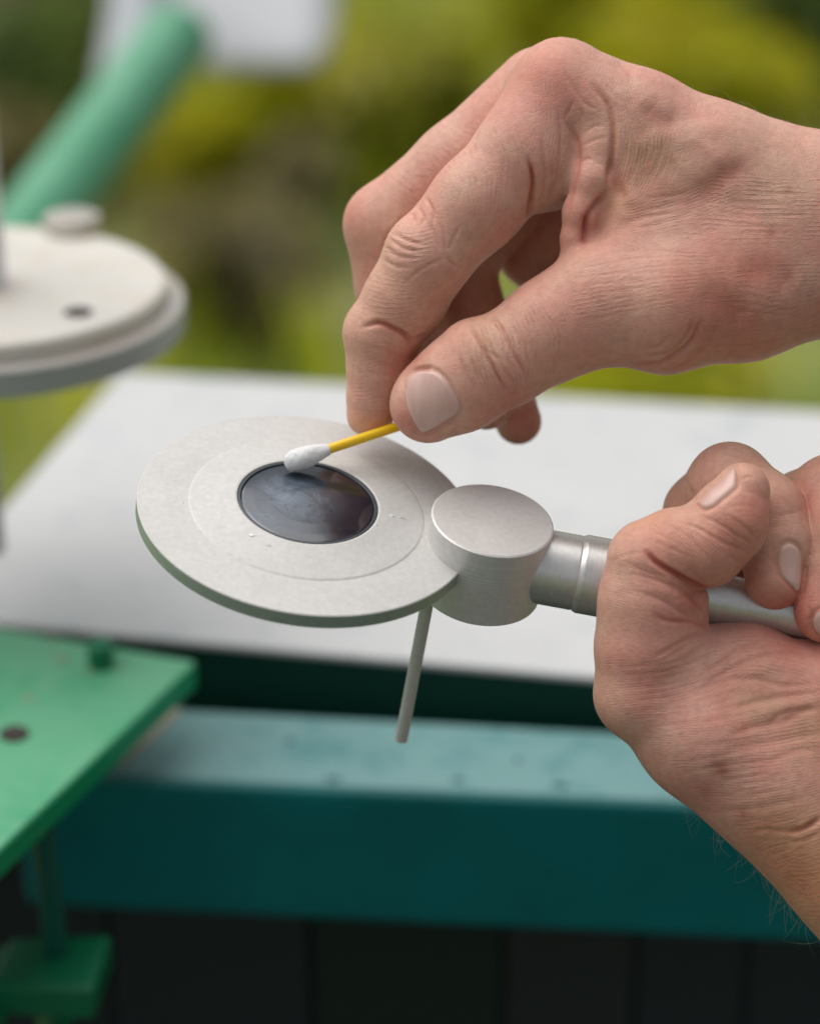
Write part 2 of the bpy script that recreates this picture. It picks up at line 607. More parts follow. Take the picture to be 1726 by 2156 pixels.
# dark cladding under the stand
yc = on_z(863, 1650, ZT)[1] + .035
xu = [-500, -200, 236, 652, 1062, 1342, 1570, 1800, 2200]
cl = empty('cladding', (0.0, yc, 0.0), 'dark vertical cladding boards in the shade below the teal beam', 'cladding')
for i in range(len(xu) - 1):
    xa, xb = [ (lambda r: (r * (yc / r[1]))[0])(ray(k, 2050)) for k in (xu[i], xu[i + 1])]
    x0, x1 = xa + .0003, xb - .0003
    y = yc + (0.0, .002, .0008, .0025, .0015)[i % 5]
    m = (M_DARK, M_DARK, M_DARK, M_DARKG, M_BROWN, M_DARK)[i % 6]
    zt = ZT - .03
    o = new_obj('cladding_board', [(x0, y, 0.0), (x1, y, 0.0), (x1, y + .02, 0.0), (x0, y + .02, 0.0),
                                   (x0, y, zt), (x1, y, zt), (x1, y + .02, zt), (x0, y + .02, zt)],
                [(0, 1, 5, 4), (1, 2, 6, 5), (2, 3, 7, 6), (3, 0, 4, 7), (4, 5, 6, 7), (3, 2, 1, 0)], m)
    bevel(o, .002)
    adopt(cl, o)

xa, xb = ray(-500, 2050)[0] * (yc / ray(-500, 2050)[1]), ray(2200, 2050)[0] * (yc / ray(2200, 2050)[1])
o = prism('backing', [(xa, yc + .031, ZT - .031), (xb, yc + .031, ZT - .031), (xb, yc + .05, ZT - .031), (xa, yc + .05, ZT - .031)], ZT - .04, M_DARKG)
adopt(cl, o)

# ------------------------------------------------------------------ white flange on its post
FC = at(-48, 596, 0.93)
mpf = 0.93 / FPX
fl = empty('flange_mount', FC - np.array([0, 0, .10]), 'round white weathered flange on a thin post at the left edge', 'mount')
R1 = 398 * mpf
R2 = 436 * mpf
AX = np.array((0.0, 0.085, 1.0))
AX = AX / np.linalg.norm(AX)


def on_plane(u, v, p0, n):
    r = ray(u, v)
    return CAM + r * (np.dot(p0 - CAM, n) / np.dot(r, n))



d1 = lathe('upper_disc', FC, AX, [(0, 0), (R1 - .001, 0), (R1, -.001), (R1, -.0058), (0, -.0058)], M_CREAM, seg=128)
d2 = lathe('lower_disc', FC - AX * .0062, AX, [(0, 0), (R2 - .0008, 0), (R2, -.0008), (R2, -.0085), (R2 - .001, -.0095), (0, -.0095)], M_CREAM, seg=128)
d2.data.materials[0] = M_RIM
p = on_plane(152, 484, FC, AX)
nut = lathe('bolt_head', p - AX * .001, AX, [(0, 0), (.0095, 0), (.0098, .0008), (.0098, .0052), (.0092, .0060), (.003, .0061), (0, .006)], M_ZINC, seg=40)
p = on_plane(165, 659, FC, AX)
hol = lathe('bolt_hole', p + AX * .0003, AX, [(0, 0), (.0037, 0), (.0042, .0003), (.0046, 0)], M_HOLE, seg=30)
ps = rod('post', FC - np.array([0, 0, .004]), FC + np.array([0, 0, .35]), .0094, M_WHITE)
ps2 = rod('stem', np.array([FC[0] - .001, FC[1], ZP + .001]), FC - np.array([.001, 0, .015]), .0034, M_RIM)
adopt(fl, d1, d2, nut, hol, ps, ps2)

# green pipe and white tank
pe = empty('green_pipe', at(100, 450, 1.35), 'thick faded green pipe sloping up behind the white flange', 'pipe')
pp = rod('pipe', at(-30, 610, 1.32), at(385, 60, 1.50), 80 * 1.4 / FPX, M_PIPE, seg=48, bev=.006)
adopt(pe, pp)
tk = empty('white_tank', at(450, 60, 1.9), 'blurred white tank at the top left that the green pipe leads to', 'tank')


def boxu(name, u0, v0, u1, v1, d, depth, mat, bev=.02):
    """upright box whose front face is vertical"""
    P = [at(u0, v1, d), at(u1, v1, d)]
    z0 = P[0][2]
    y0 = P[0][1]
    zt = at(u0, v0, d)[2]
    x0, x1 = P[0][0], P[1][0]
    vs = [(x0, y0, z0), (x1, y0, z0), (x1, y0 + depth, z0), (x0, y0 + depth, z0),
          (x0, y0, zt), (x1, y0, zt), (x1, y0 + depth, zt), (x0, y0 + depth, zt)]
    o = new_obj(name, vs, [(0, 1, 5, 4), (1, 2, 6, 5), (2, 3, 7, 6), (3, 0, 4, 7), (4, 5, 6, 7), (3, 2, 1, 0)], mat)
    fix_normals(o)
    bevel(o, bev, 5)
    return o


tb = boxu('tank_body', 225, -700, 705, 165, 1.9, .22, M_WHITE)
for v_ in tb.data.vertices:                       # front leaned back towards the top so that it catches more sky light
    v_.co.y += max(0.0, v_.co.z - float(at(450, 165, 1.9)[2])) * 1.1
adopt(tk, tb)
ts = rod('tank_outlet', at(330, -160, 1.88), at(255, 215, 1.74), .022, M_GREY, r2=.017)
adopt(tk, ts)

# ------------------------------------------------------------------ the sensor held by the person
NN = np.array([0.146, -0.806, -0.573])
NN /= np.linalg.norm(NN)
E1 = np.array([1.0, 0.19, 0.0])
E1 -= NN * np.dot(E1, NN)
E1 /= np.linalg.norm(E1)
CC = cp(645, 1077, 0)
nW, eW = cvec(NN), cvec(E1)
nW, eW = nW.ravel(), eW.ravel()
oW = cam2w(CC).ravel()


def sp(e, h, s=0):
    """sensor frame: e along the arm, s across, h above the rim plane (units)"""
    sW = np.cross(nW, eW)
    return oW + (eW * e + nW * h + sW * s) * MPP


RD = 357.0
sen = empty('sun_sensor', sp(0, 0), 'brushed aluminium sensor with a tilted round disc and black glass window on a handle', 'sensor')
u_ = MPP
disc = lathe('disc', sp(0, 0), nW,
             [(149 * u_, 20 * u_), (149.5 * u_, 24.6 * u_), (151 * u_, 25.4 * u_), (154 * u_, 25.6 * u_), (200 * u_, 17 * u_), (246 * u_, 9.4 * u_), (250 * u_, 6.6 * u_),
              (253 * u_, 6.4 * u_), (300 * u_, 4 * u_), ((RD - 2.2) * u_, 0), (RD * u_, -1.6 * u_), (RD * u_, -3 * u_), ((RD - 1) * u_, -3.2 * u_), ((RD - 1) * u_, -31 * u_), ((RD - 3) * u_, -34 * u_), (0, -34 * u_)],
             M_ALU, seg=192, e=eW)
M_EDGE = metal('reflected_green_edge', (0.42, 0.50, 0.43), 0.5, met=0.5)  # darker greenish metal: reflected green surroundings put into the rim colour
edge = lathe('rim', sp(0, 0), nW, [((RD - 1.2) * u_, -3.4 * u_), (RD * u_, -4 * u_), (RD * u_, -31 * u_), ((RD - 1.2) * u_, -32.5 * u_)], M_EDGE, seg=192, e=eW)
# black glass
m, t, b = mat_new('black_window_glass')
nA = tex(t, scale=150, detail=8, rough=0.75, dist=0.8)
nB = tex(t, scale=420, detail=4)
co = nod(t, 'TexCoord')
vm = nod(t, 'VectorMath', operation='DISTANCE')          # the dried patch that is being wiped off
t.links.new(co.outputs['Object'], vm.inputs[0])
vm.inputs[1].default_value = tuple(sp(-38, 23, -6))
far_ = ramp(t, vm.outputs['Value'], [(0.0, 1.0), (0.0135, 0.0)])
vm2 = nod(t, 'VectorMath', operation='DISTANCE')
t.links.new(co.outputs['Object'], vm2.inputs[0])
vm2.inputs[1].default_value = tuple(sp(-70, 23, -75))
far2 = ramp(t, vm2.outputs['Value'], [(0.0, .7), (0.014, 0.0)])
mm = nod(t, 'Math', operation='MAXIMUM')
t.links.new(far_.outputs[0], mm.inputs[0])
t.links.new(far2.outputs[0], mm.inputs[1])
m2 = nod(t, 'Math', operation='MULTIPLY')
t.links.new(mm.outputs[0], m2.inputs[0])
t.links.new(ramp(t, nA.outputs[0], [(0.36, 0.25), (0.62, 1.0)]).outputs[0], m2.inputs[1])
spt = ramp(t, nB.outputs[0], [(0.29, 0.0), (0.33, 1.0)])
m3 = nod(t, 'Math', operation='MULTIPLY')
t.links.new(m2.outputs[0], m3.inputs[0])
t.links.new(spt.outputs[0], m3.inputs[1])
base = mixc(t, m3.outputs[0], (0.010, 0.015, 0.024), (0.17, 0.22, 0.29))
t.links.new(base, b.inputs['Base Color'])
rr = ramp(t, m3.outputs[0], [(0.0, 0.07), (0.6, 0.4)])
t.links.new(rr.outputs[0], b.inputs['Roughness'])
b.inputs['IOR'].default_value = 1.75
bump(t, b, nA.outputs[0], 0.04, 0.0001)
M_GLASS = m
glass = lathe('window_glass', sp(0, 0), nW, [(0, 27.5 * u_), (40 * u_, 27.2 * u_), (80 * u_, 26.1 * u_), (115 * u_, 24.3 * u_), (136 * u_, 22.8 * u_), (141 * u_, 20.5 * u_), (141 * u_, 12 * u_)], M_GLASS, seg=128, e=eW)
m, t, b = mat_new('dark_seal')
b.inputs['Base Color'].default_value = (0.05, 0.06, 0.07, 1)
b.inputs['Roughness'].default_value = 0.3
M_SEAL = m
seal = lathe('window_seal', sp(0, 0), nW, [(141.3 * u_, 12 * u_), (141.3 * u_, 23 * u_), (143 * u_, 24.6 * u_), (146.5 * u_, 24.6 * u_), (148.6 * u_, 23 * u_), (148.6 * u_, 12 * u_)], M_SEAL, seg=128, e=eW)
# hub block
EB = 388.0
M_ARM = metal('turned_arm', (0.70, 0.69, 0.665), 0.40, met=0.75, grain=900, gst=0.08, turn=eW)
M_HUB = metal('turned_hub', (0.70, 0.68, 0.655), 0.46, met=0.35, grain=900, gst=0.10, rings=sp(EB, 65), turn=nW)
hub = lathe('hub', sp(EB, 0), nW,
            [(0, 65 * u_), (6 * u_, 64.9 * u_), (126 * u_, 65 * u_), (129.5 * u_, 62.5 * u_), (129.5 * u_, -117 * u_), (126 * u_, -120 * u_), (0, -120 * u_)],
            M_HUB, seg=160, e=eW)
AH = -31.0
arm = lathe('arm', sp(EB, AH), eW,
            [(0, 60 * u_), (80 * u_, 61 * u_), (80 * u_, 194 * u_), (78.8 * u_, 197 * u_), (82 * u_, 202 * u_), (84 * u_, 207 * u_), (84 * u_, 330 * u_),
             (82 * u_, 350 * u_), (64 * u_, 440 * u_), (54 * u_, 520 * u_), (50 * u_, 600 * u_), (50 * u_, 1150 * u_), (0, 1152 * u_)],
            M_ARM, seg=128, e=nW)
pa = cam2w(cp(903, 1250, 30)).ravel()
pb = pa - nW * 408 * MPP
pin = rod('pin', pa, pb, 14 * u_, M_ALU, seg=40)
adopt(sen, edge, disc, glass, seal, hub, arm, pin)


for (e_, s_, r_, el, hh) in ((178, 10, 5.5, 1.4, 14), (196, 14, 2.5, 5, 12), (-92, -150, 5, 2.2, 17), (-56, -172, 4, 2, 14), (-255, -60, 3, 1.5, 5), (150, -40, 3.5, 1.2, 21)):
    rg_ = np.random.default_rng(int(e_ * 7 + 5000))
    c_ = sp(e_, 25.6 - max(0, math.hypot(e_, s_) - 154) * .185 if math.hypot(e_, s_) > 150 else 25, s_)
    aa, bb, nn_ = frame_of(nW, eW)
    ring = [c_ + (aa * math.cos(x) * el + bb * math.sin(x)) * r_ * rg_.uniform(.6, 1.2) * MPP for x in np.linspace(0, 6.28, 10)[:-1]]
    fl_o = new_obj('white_fleck', ring + [c_ + nn_ * 2.2 * MPP], [(i, (i + 1) % 9, 9) for i in range(9)], M_WHITE)
    adopt(sen, fl_o)


def plane_w(u, v, h):
    du, dv = u - 645, v - 1077
    return (NN[0] * du + NN[1] * dv - h) / -NN[2]


# ------------------------------------------------------------------ cotton swab
m, t, b = mat_new('cotton')
b.inputs['Base Color'].default_value = (0.80, 0.80, 0.80, 1)
b.inputs['Roughness'].default_value = 0.9
b.inputs['Sheen Weight'].default_value = 0.5
b.inputs['Subsurface Weight'].default_value = 0.4
b.inputs['Subsurface Radius'].default_value = (0.001, 0.001, 0.001)
b.inputs['Subsurface Scale'].default_value = 1.0
n = tex(t, scale=1500, detail=6, rough=0.7, stretch=(1, .5, 1))
bump(t, b, n.outputs[0], 0.6, 0.0003)
M_COT = m
m, t, b = mat_new('yellow_plastic')
b.inputs['Base Color'].default_value = (0.95, 0.60, 0.006, 1)
b.inputs['Roughness'].default_value = 0.32
b.inputs['Subsurface Weight'].default_value = 0.15
b.inputs['Subsurface Radius'].default_value = (0.001, 0.0007, 0.0002)
M_YEL = m
T0 = cp(600, 977, -plane_w(600, 977, 0) * 0 + (0.146 * (-45) + .806 * 100 - 48) / .573)
T1 = cp(824, 903, 118)
t0w, t1w = cam2w(T0).ravel(), cam2w(T1).ravel()
dw = (t1w - t0w) / np.linalg.norm(t1w - t0w)
sw = empty('cotton_swab', t0w, 'cotton swab with a yellow stick rubbing the black glass window', 'swab')


def cw(tt, h):
    return 0.03 * math.sin(3 * tt + h * 900) + 0.02 * math.sin(7 * tt + h * 2300)


prof = [(0, 0), (9, .8), (15.5, 5), (19.5, 12), (22.3, 22), (23.6, 34), (23.5, 46), (22, 60), (19, 74), (15.5, 88), (13.2, 98), (12.2, 101), (9, 101.5)]
cot = lathe('cotton_tip', t0w, dw, [(r * u_, h * u_) for r, h in prof], M_COT, seg=64, wob=cw)
stk = rod('stick', t0w + dw * 80 * u_, t0w + dw * 330 * u_, 10.6 * u_, M_YEL, seg=32, bev=.0002)
rg_ = np.random.default_rng(11)
aa, bb, nn_ = frame_of(dw)
vs, fs = [], []
hh = np.array([h for r, h in prof[:-2]])
rr_ = np.array([r for r, h in prof[:-2]])
for i in range(420):
    h = rg_.uniform(0.5, 98)
    r = np.interp(h, hh, rr_)
    th = rg_.uniform(0, 6.28)
    o_ = aa * math.cos(th) + bb * math.sin(th)
    p_ = t0w + (dw * h + o_ * (r - .6)) * u_
    d_ = o_ * rg_.uniform(.15, .9) + dw * rg_.uniform(-1, .5) + np.cross(dw, o_) * rg_.uniform(-1, 1)
    d_ /= np.linalg.norm(d_)
    s0 = len(vs)
    L = rg_.uniform(3, 9)
    for k_ in range(5):
        vs += [p_ + (aa * math.cos(q * 2.09) + bb * math.sin(q * 2.09)) * .22 * u_ for q in range(3)]
        p_ = p_ + d_ * L / 4 * u_
        d_ = d_ - o_ * .22 + rg_.normal(0, .12, 3)
        d_ /= np.linalg.norm(d_)
    for k_ in range(4):
        for q in range(3):
            a0, a1 = s0 + k_ * 3 + q, s0 + k_ * 3 + (q + 1) % 3
            fs.append((a0, a1, a1 + 3, a0 + 3))
fz = new_obj('cotton_fuzz', vs, fs, M_COT, kind='stuff')
adopt(sw, cot, stk, fz)


# ------------------------------------------------------------------ hands: one implicit surface each, meshed
def prim_cone(P, a, b):
    A, B = cp(*a[:3]), cp(*b[:3])
    ra = a[3] * (D0 + a[2] * MPP) / D0
    rb = b[3] * (D0 + b[2] * MPP) / D0
    ba = B - A
    pa = P - A
    h = np.clip(pa @ ba / max(ba @ ba, 1e-6), 0, 1)
    q = pa - h[:, None] * ba
    return np.sqrt((q * q).sum(1)) - (ra + (rb - ra) * h)


def prim_tri(P, a, b, c):
    """rounded triangle with a radius at each corner"""
    A, B, C = cp(*a[:3]), cp(*b[:3]), cp(*c[:3])
    v0, v1, v2 = B - A, C - A, P - A
    d00, d01, d11 = v0 @ v0, v0 @ v1, v1 @ v1
    d20, d21 = v2 @ v0, v2 @ v1
    den = d00 * d11 - d01 * d01
    v = (d11 * d20 - d01 * d21) / den
    w_ = (d00 * d21 - d01 * d20) / den
    u = 1 - v - w_
    ins = (u >= 0) & (v >= 0) & (w_ >= 0)
    q = v2 - v[:, None] * v0 - w_[:, None] * v1
    dd = np.sqrt((q * q).sum(1)) - (u * a[3] + v * b[3] + w_ * c[3])
    e = np.minimum(np.minimum(prim_cone(P, a, b), prim_cone(P, b, c)), prim_cone(P, c, a))
    return np.where(ins, np.minimum(dd, e), e)


def smin(a, b, k):
    h = np.clip(0.5 + 0.5 * (b - a) / k, 0, 1)
    return b + (a - b) * h - k * h * (1 - h)


def chain(pts, k=14):
    return ('chain', pts, k)


def tri(a, b, c):
    return ('tri', (a, b, c), 0)


BOX = [None]


def prim_box(pr):
    q = np.array([cp(*a[:3]) for a in pr[1]])
    r = np.array([a[3] * 1.06 for a in pr[1]])[:, None]
    return (q - r).min(0), (q + r).max(0)


def eval_prim(P, pr):
    if BOX[0] is not None:
        lo_, hi_ = prim_box(pr)
        if (lo_ > BOX[0][1] + 130).any() or (hi_ < BOX[0][0] - 130).any():
            return np.full(len(P), 400.0)
    if pr[0] == 'chain':
        pts, k = pr[1], pr[2]
        d = None
        if len(pts) == 1:
            return prim_cone(P, pts[0], (pts[0][0] + .01, *pts[0][1:]))
        for a, b in zip(pts, pts[1:]):
            e = prim_cone(P, a, b)
            d = e if d is None else smin(d, e, k)
        return d
    return prim_tri(P, *pr[1])


def eval_hand(P, groups):
    out = None
    for kg, ku, prims in groups:
        g = None
        for pr in prims:
            kk = kg
            if pr[0] == 'k':
                kk, pr = pr[1], pr[2]
            e = eval_prim(P, pr)
            g = e if g is None else smin(g, e, kk)
        out = g if out is None else smin(out, g, ku)
    return out


def mesh_field(f, lo, hi, h):
    """naive surface nets on a sparse narrow band"""
    lo = np.asarray(lo, float)
    n = np.ceil((np.asarray(hi) - lo) / h).astype(int)
    B = 6
    n = ((n + B - 1) // B) * B
    nb = n // B
    cx = [lo[i] + (np.arange(nb[i]) * B + B / 2) * h for i in range(3)]
    G = np.stack(np.meshgrid(*cx, indexing='ij'), -1).reshape(-1, 3)
    d = f(G)
    rad = B * h * 0.87 * 1.35 + 6
    act = np.abs(d) < rad
    F = np.repeat(np.repeat(np.repeat(np.where(d < 0, -50, 50).astype(np.float32).reshape(nb), B, 0), B, 1), B, 2)
    ids = np.argwhere(act.reshape(nb)) * B
    off = np.stack(np.meshgrid(*[np.arange(B)] * 3, indexing='ij'), -1).reshape(-1, 3)
    sup = (ids // (B * 6)) @ np.array([10000, 100, 1])
    for s in np.unique(sup):
        I = (ids[sup == s][:, None, :] + off[None]).reshape(-1, 3)
        P = lo + I * h
        BOX[0] = (P.min(0), P.max(0))
        F[I[:, 0], I[:, 1], I[:, 2]] = f(P).astype(np.float32)
    BOX[0] = None
    ins = F < 0
    c = np.zeros(tuple(np.array(F.shape) - 1), np.int8)
    X, Y, Z = F.shape
    for i in (0, 1):
        for j in (0, 1):
            for k in (0, 1):
                c += ins[i:X - 1 + i, j:Y - 1 + j, k:Z - 1 + k]
    cells = np.argwhere((c > 0) & (c < 8))
    cor = [(i, j, k) for i in (0, 1) for j in (0, 1) for k in (0, 1)]
    val = np.stack([F[cells[:, 0] + i, cells[:, 1] + j, cells[:, 2] + k] for i, j, k in cor], 1)
    acc = np.zeros((len(cells), 3))
    cnt = np.zeros(len(cells))
    for a in range(8):
        for b in range(a + 1, 8):
            pa, pb = np.array(cor[a]), np.array(cor[b])
            if np.abs(pa - pb).sum() != 1:
                continue
            va, vb = val[:, a], val[:, b]
            x = (va < 0) != (vb < 0)
            t = np.where(x, va / np.where(x, va - vb, 1), 0)
            acc += np.where(x[:, None], pa + t[:, None] * (pb - pa), 0)
            cnt += x
    V = lo + (cells + acc / cnt[:, None]) * h
    idx = np.full(c.shape, -1, np.int32)
    idx[cells[:, 0], cells[:, 1], cells[:, 2]] = np.arange(len(cells))
    Q = []
    for ax in range(3):
        A = [slice(1, -1)] * 3
        A[ax] = slice(0, -1)
        Bs = list(A)
        Bs[ax] = slice(1, None)
        s0, s1 = ins[tuple(A)], ins[tuple(Bs)]
        e = np.argwhere(s0 != s1)
        sg = s0[e[:, 0], e[:, 1], e[:, 2]]
        e = e + 1
        e[:, ax] -= 1
        o1, o2 = [(1, 2), (2, 0), (0, 1)][ax]
        q = []
        for (p, r) in ((0, 0), (1, 0), (1, 1), (0, 1)):
            g = e.copy()
            g[:, o1] -= p
            g[:, o2] -= r
            q.append(idx[g[:, 0], g[:, 1], g[:, 2]])
        q = np.stack(q, 1)
        q[~sg] = q[~sg][:, ::-1]
        Q.append(q)
    Q = np.concatenate(Q)
    Q = Q[(Q >= 0).all(1)]
    return V, Q


def vnormals(V, Q):
    a = V[Q[:, 2]] - V[Q[:, 0]]
    b = V[Q[:, 3]] - V[Q[:, 1]]
    fn = np.cross(a, b)
    N = np.zeros_like(V)
    for i in range(4):
        for k in range(3):
            N[:, k] += np.bincount(Q[:, i], fn[:, k], len(V))
    return N / np.maximum(np.linalg.norm(N, axis=1), 1e-9)[:, None]


def smooth(V, Q, it=2, lam=0.5):
    e = np.concatenate([Q[:, [0, 1]], Q[:, [1, 2]], Q[:, [2, 3]], Q[:, [3, 0]]])
    e = np.concatenate([e, e[:, ::-1]])
    deg = np.bincount(e[:, 0], minlength=len(V))
    for _ in range(it):
        S = np.stack([np.bincount(e[:, 0], V[e[:, 1], k], len(V)) for k in range(3)], 1)
        V = V + lam * (S / np.maximum(deg, 1)[:, None] - V)
    return V


def project(V):
    s = D0 / (D0 + V[:, 2] * MPP)
    return V[:, 0] * s + WPX / 2, V[:, 1] * s + HPX / 2


def visible(V, N, slack=22, cell=7):
    u, v = project(V)
    iu = np.clip(((u + 200) / cell).astype(int), 0, 700)
    iv = np.clip(((v + 200) / cell).astype(int), 0, 700)
    key = iu * 701 + iv
    zm = np.full(701 * 701, 1e9)
    np.minimum.at(zm, key, V[:, 2])
    Z = zm.reshape(701, 701)
    return u, v, (V[:, 2] < Z.ravel()[key] + slack) & (N[:, 2] < 0.15)


def catmull(p, n=6):
    p = np.asarray(p, float)
    if len(p) < 3:
        return p
    q = np.vstack([2 * p[0] - p[1], p, 2 * p[-1] - p[-2]])
    out = []
    for i in range(1, len(q) - 2):
        for s in np.linspace(0, 1, n, endpoint=False):
            a, b_, c_, d_ = q[i - 1], q[i], q[i + 1], q[i + 2]
            out.append(.5 * (2 * b_ + (c_ - a) * s + (2 * a - 5 * b_ + 4 * c_ - d_) * s * s + (3 * b_ - a - 3 * c_ + d_) * s ** 3))
    out.append(p[-1])
    return np.array(out)


def stroke_field(u, v, pts, wd, taper=True):
    """gaussian profile of the distance to a curve in the picture-facing direction"""
    p = catmull(pts)
    pad = wd * 3.2
    sel = np.where((u > p[:, 0].min() - pad) & (u < p[:, 0].max() + pad) & (v > p[:, 1].min() - pad) & (v < p[:, 1].max() + pad))[0]
    if not len(sel):
        return sel, np.zeros(0)
    x, y = u[sel], v[sel]
    best = np.full(len(sel), 1e9)
    tt = np.zeros(len(sel))
    m_ = len(p) - 1
    for i in range(m_):
        a, b_ = p[i], p[i + 1]
        d = b_ - a
        h = np.clip(((x - a[0]) * d[0] + (y - a[1]) * d[1]) / max(d @ d, 1e-6), 0, 1)
        q = (x - a[0] - h * d[0]) ** 2 + (y - a[1] - h * d[1]) ** 2
        c_ = q < best
        best = np.where(c_, q, best)
        tt = np.where(c_, (i + h) / m_, tt)
    g = np.exp(-best / (wd * wd))
    if taper:
        g = g * np.clip(np.minimum(tt, 1 - tt) * 4 + .15, 0, 1)
    return sel, g


def in_poly(u, v, poly):
    poly = np.asarray(poly, float)
    c = np.zeros(len(u), bool)
    dist = np.full(len(u), 1e9)
    for a, b_ in zip(poly, np.roll(poly, -1, 0)):
        cond = ((a[1] > v) != (b_[1] > v))
        xx = (b_[0] - a[0]) * (v - a[1]) / (b_[1] - a[1] if b_[1] != a[1] else 1e-9) + a[0]
        c ^= cond & (u < xx)
        d = b_ - a
        h = np.clip(((u - a[0]) * d[0] + (v - a[1]) * d[1]) / max(d @ d, 1e-9), 0, 1)
        dist = np.minimum(dist, np.hypot(u - a[0] - h * d[0], v - a[1] - h * d[1]))
    return np.where(c, dist, -dist)


c1 = lambda *q: [(688 + .4067 * x, 56 + .4067 * y) for x, y in q]
c2 = lambda *q: [(688 + .3254 * x, 547.6 + .3254 * y) for x, y in q]
c3 = lambda *q: [(1095 + .3656 * x, 56 + .3656 * y) for x, y in q]
c4 = lambda *q: [(1193.4 + .3087 * x, 898.6 + .3087 * y) for x, y in q]
c5 = lambda *q: [(1193.4 + .3257 * x, 1298.7 + .3257 * y) for x, y in q]


def family(A, B, n, wd, dp, jit=4, seed=1, cut=True):
    """n creases between two guide curves, jittered and broken"""
    r = np.random.default_rng(seed)
    A, B = catmull(A, 5), catmull(B, 5)
    m_ = 16
    rs = lambda p: np.stack([np.interp(np.linspace(0, 1, m_), np.linspace(0, 1, len(p)), p[:, k]) for k in (0, 1)], 1)
    A, B = rs(A), rs(B)
    out = []
    for i in range(n):
        s = (i + r.uniform(-.35, .35)) / max(n - 1, 1)
        p = A * (1 - s) + B * s
        ph = r.uniform(0, 6.28, 2)
        x = np.linspace(0, 1, m_)
        p = p + np.stack([np.sin(x * 5 + ph[0]), np.sin(x * 6 + ph[1])], 1) * jit
        if cut:
            a = r.uniform(0, .35)
            b_ = r.uniform(.6, 1)
            p = p[int(a * m_):max(int(b_ * m_), int(a * m_) + 4)]
        out.append((p[::2], wd * r.uniform(.8, 1.25), dp * .55 * r.uniform(.5, 1.3)))
    return out


def poly_dist(x, y, p):
    best = np.full(len(x), 1e9)
    for a, b_ in zip(p, p[1:]):
        d = b_ - a
        h = np.clip(((x - a[0]) * d[0] + (y - a[1]) * d[1]) / max(d @ d, 1e-6), 0, 1)
        best = np.minimum(best, np.hypot(x - a[0] - h * d[0], y - a[1] - h * d[1]))
    return best


def fine_field(u, v, fams):
    """phase and strength of the fine skin lines; the lines themselves are drawn by the skin's relief"""
    out = [np.zeros((len(u), 2)), np.zeros((len(u), 2))]
    for A, B, n, amp, slot in fams:
        A, B = catmull(A, 3), catmull(B, 3)
        poly = np.vstack([A, B[::-1]])
        sel = np.where((u > poly[:, 0].min()) & (u < poly[:, 0].max()) & (v > poly[:, 1].min()) & (v < poly[:, 1].max()))[0]
        d = in_poly(u[sel], v[sel], poly)
        sel, d = sel[d > 0], d[d > 0]
        da, db = poly_dist(u[sel], v[sel], A), poly_dist(u[sel], v[sel], B)
        a = np.clip(d / 16, 0, 1) * amp
        k = a > out[slot][sel, 1]
        out[slot][sel[k], 0] = (da / (da + db + 1e-6) * n)[k]
        out[slot][sel[k], 1] = a[k]
    return out


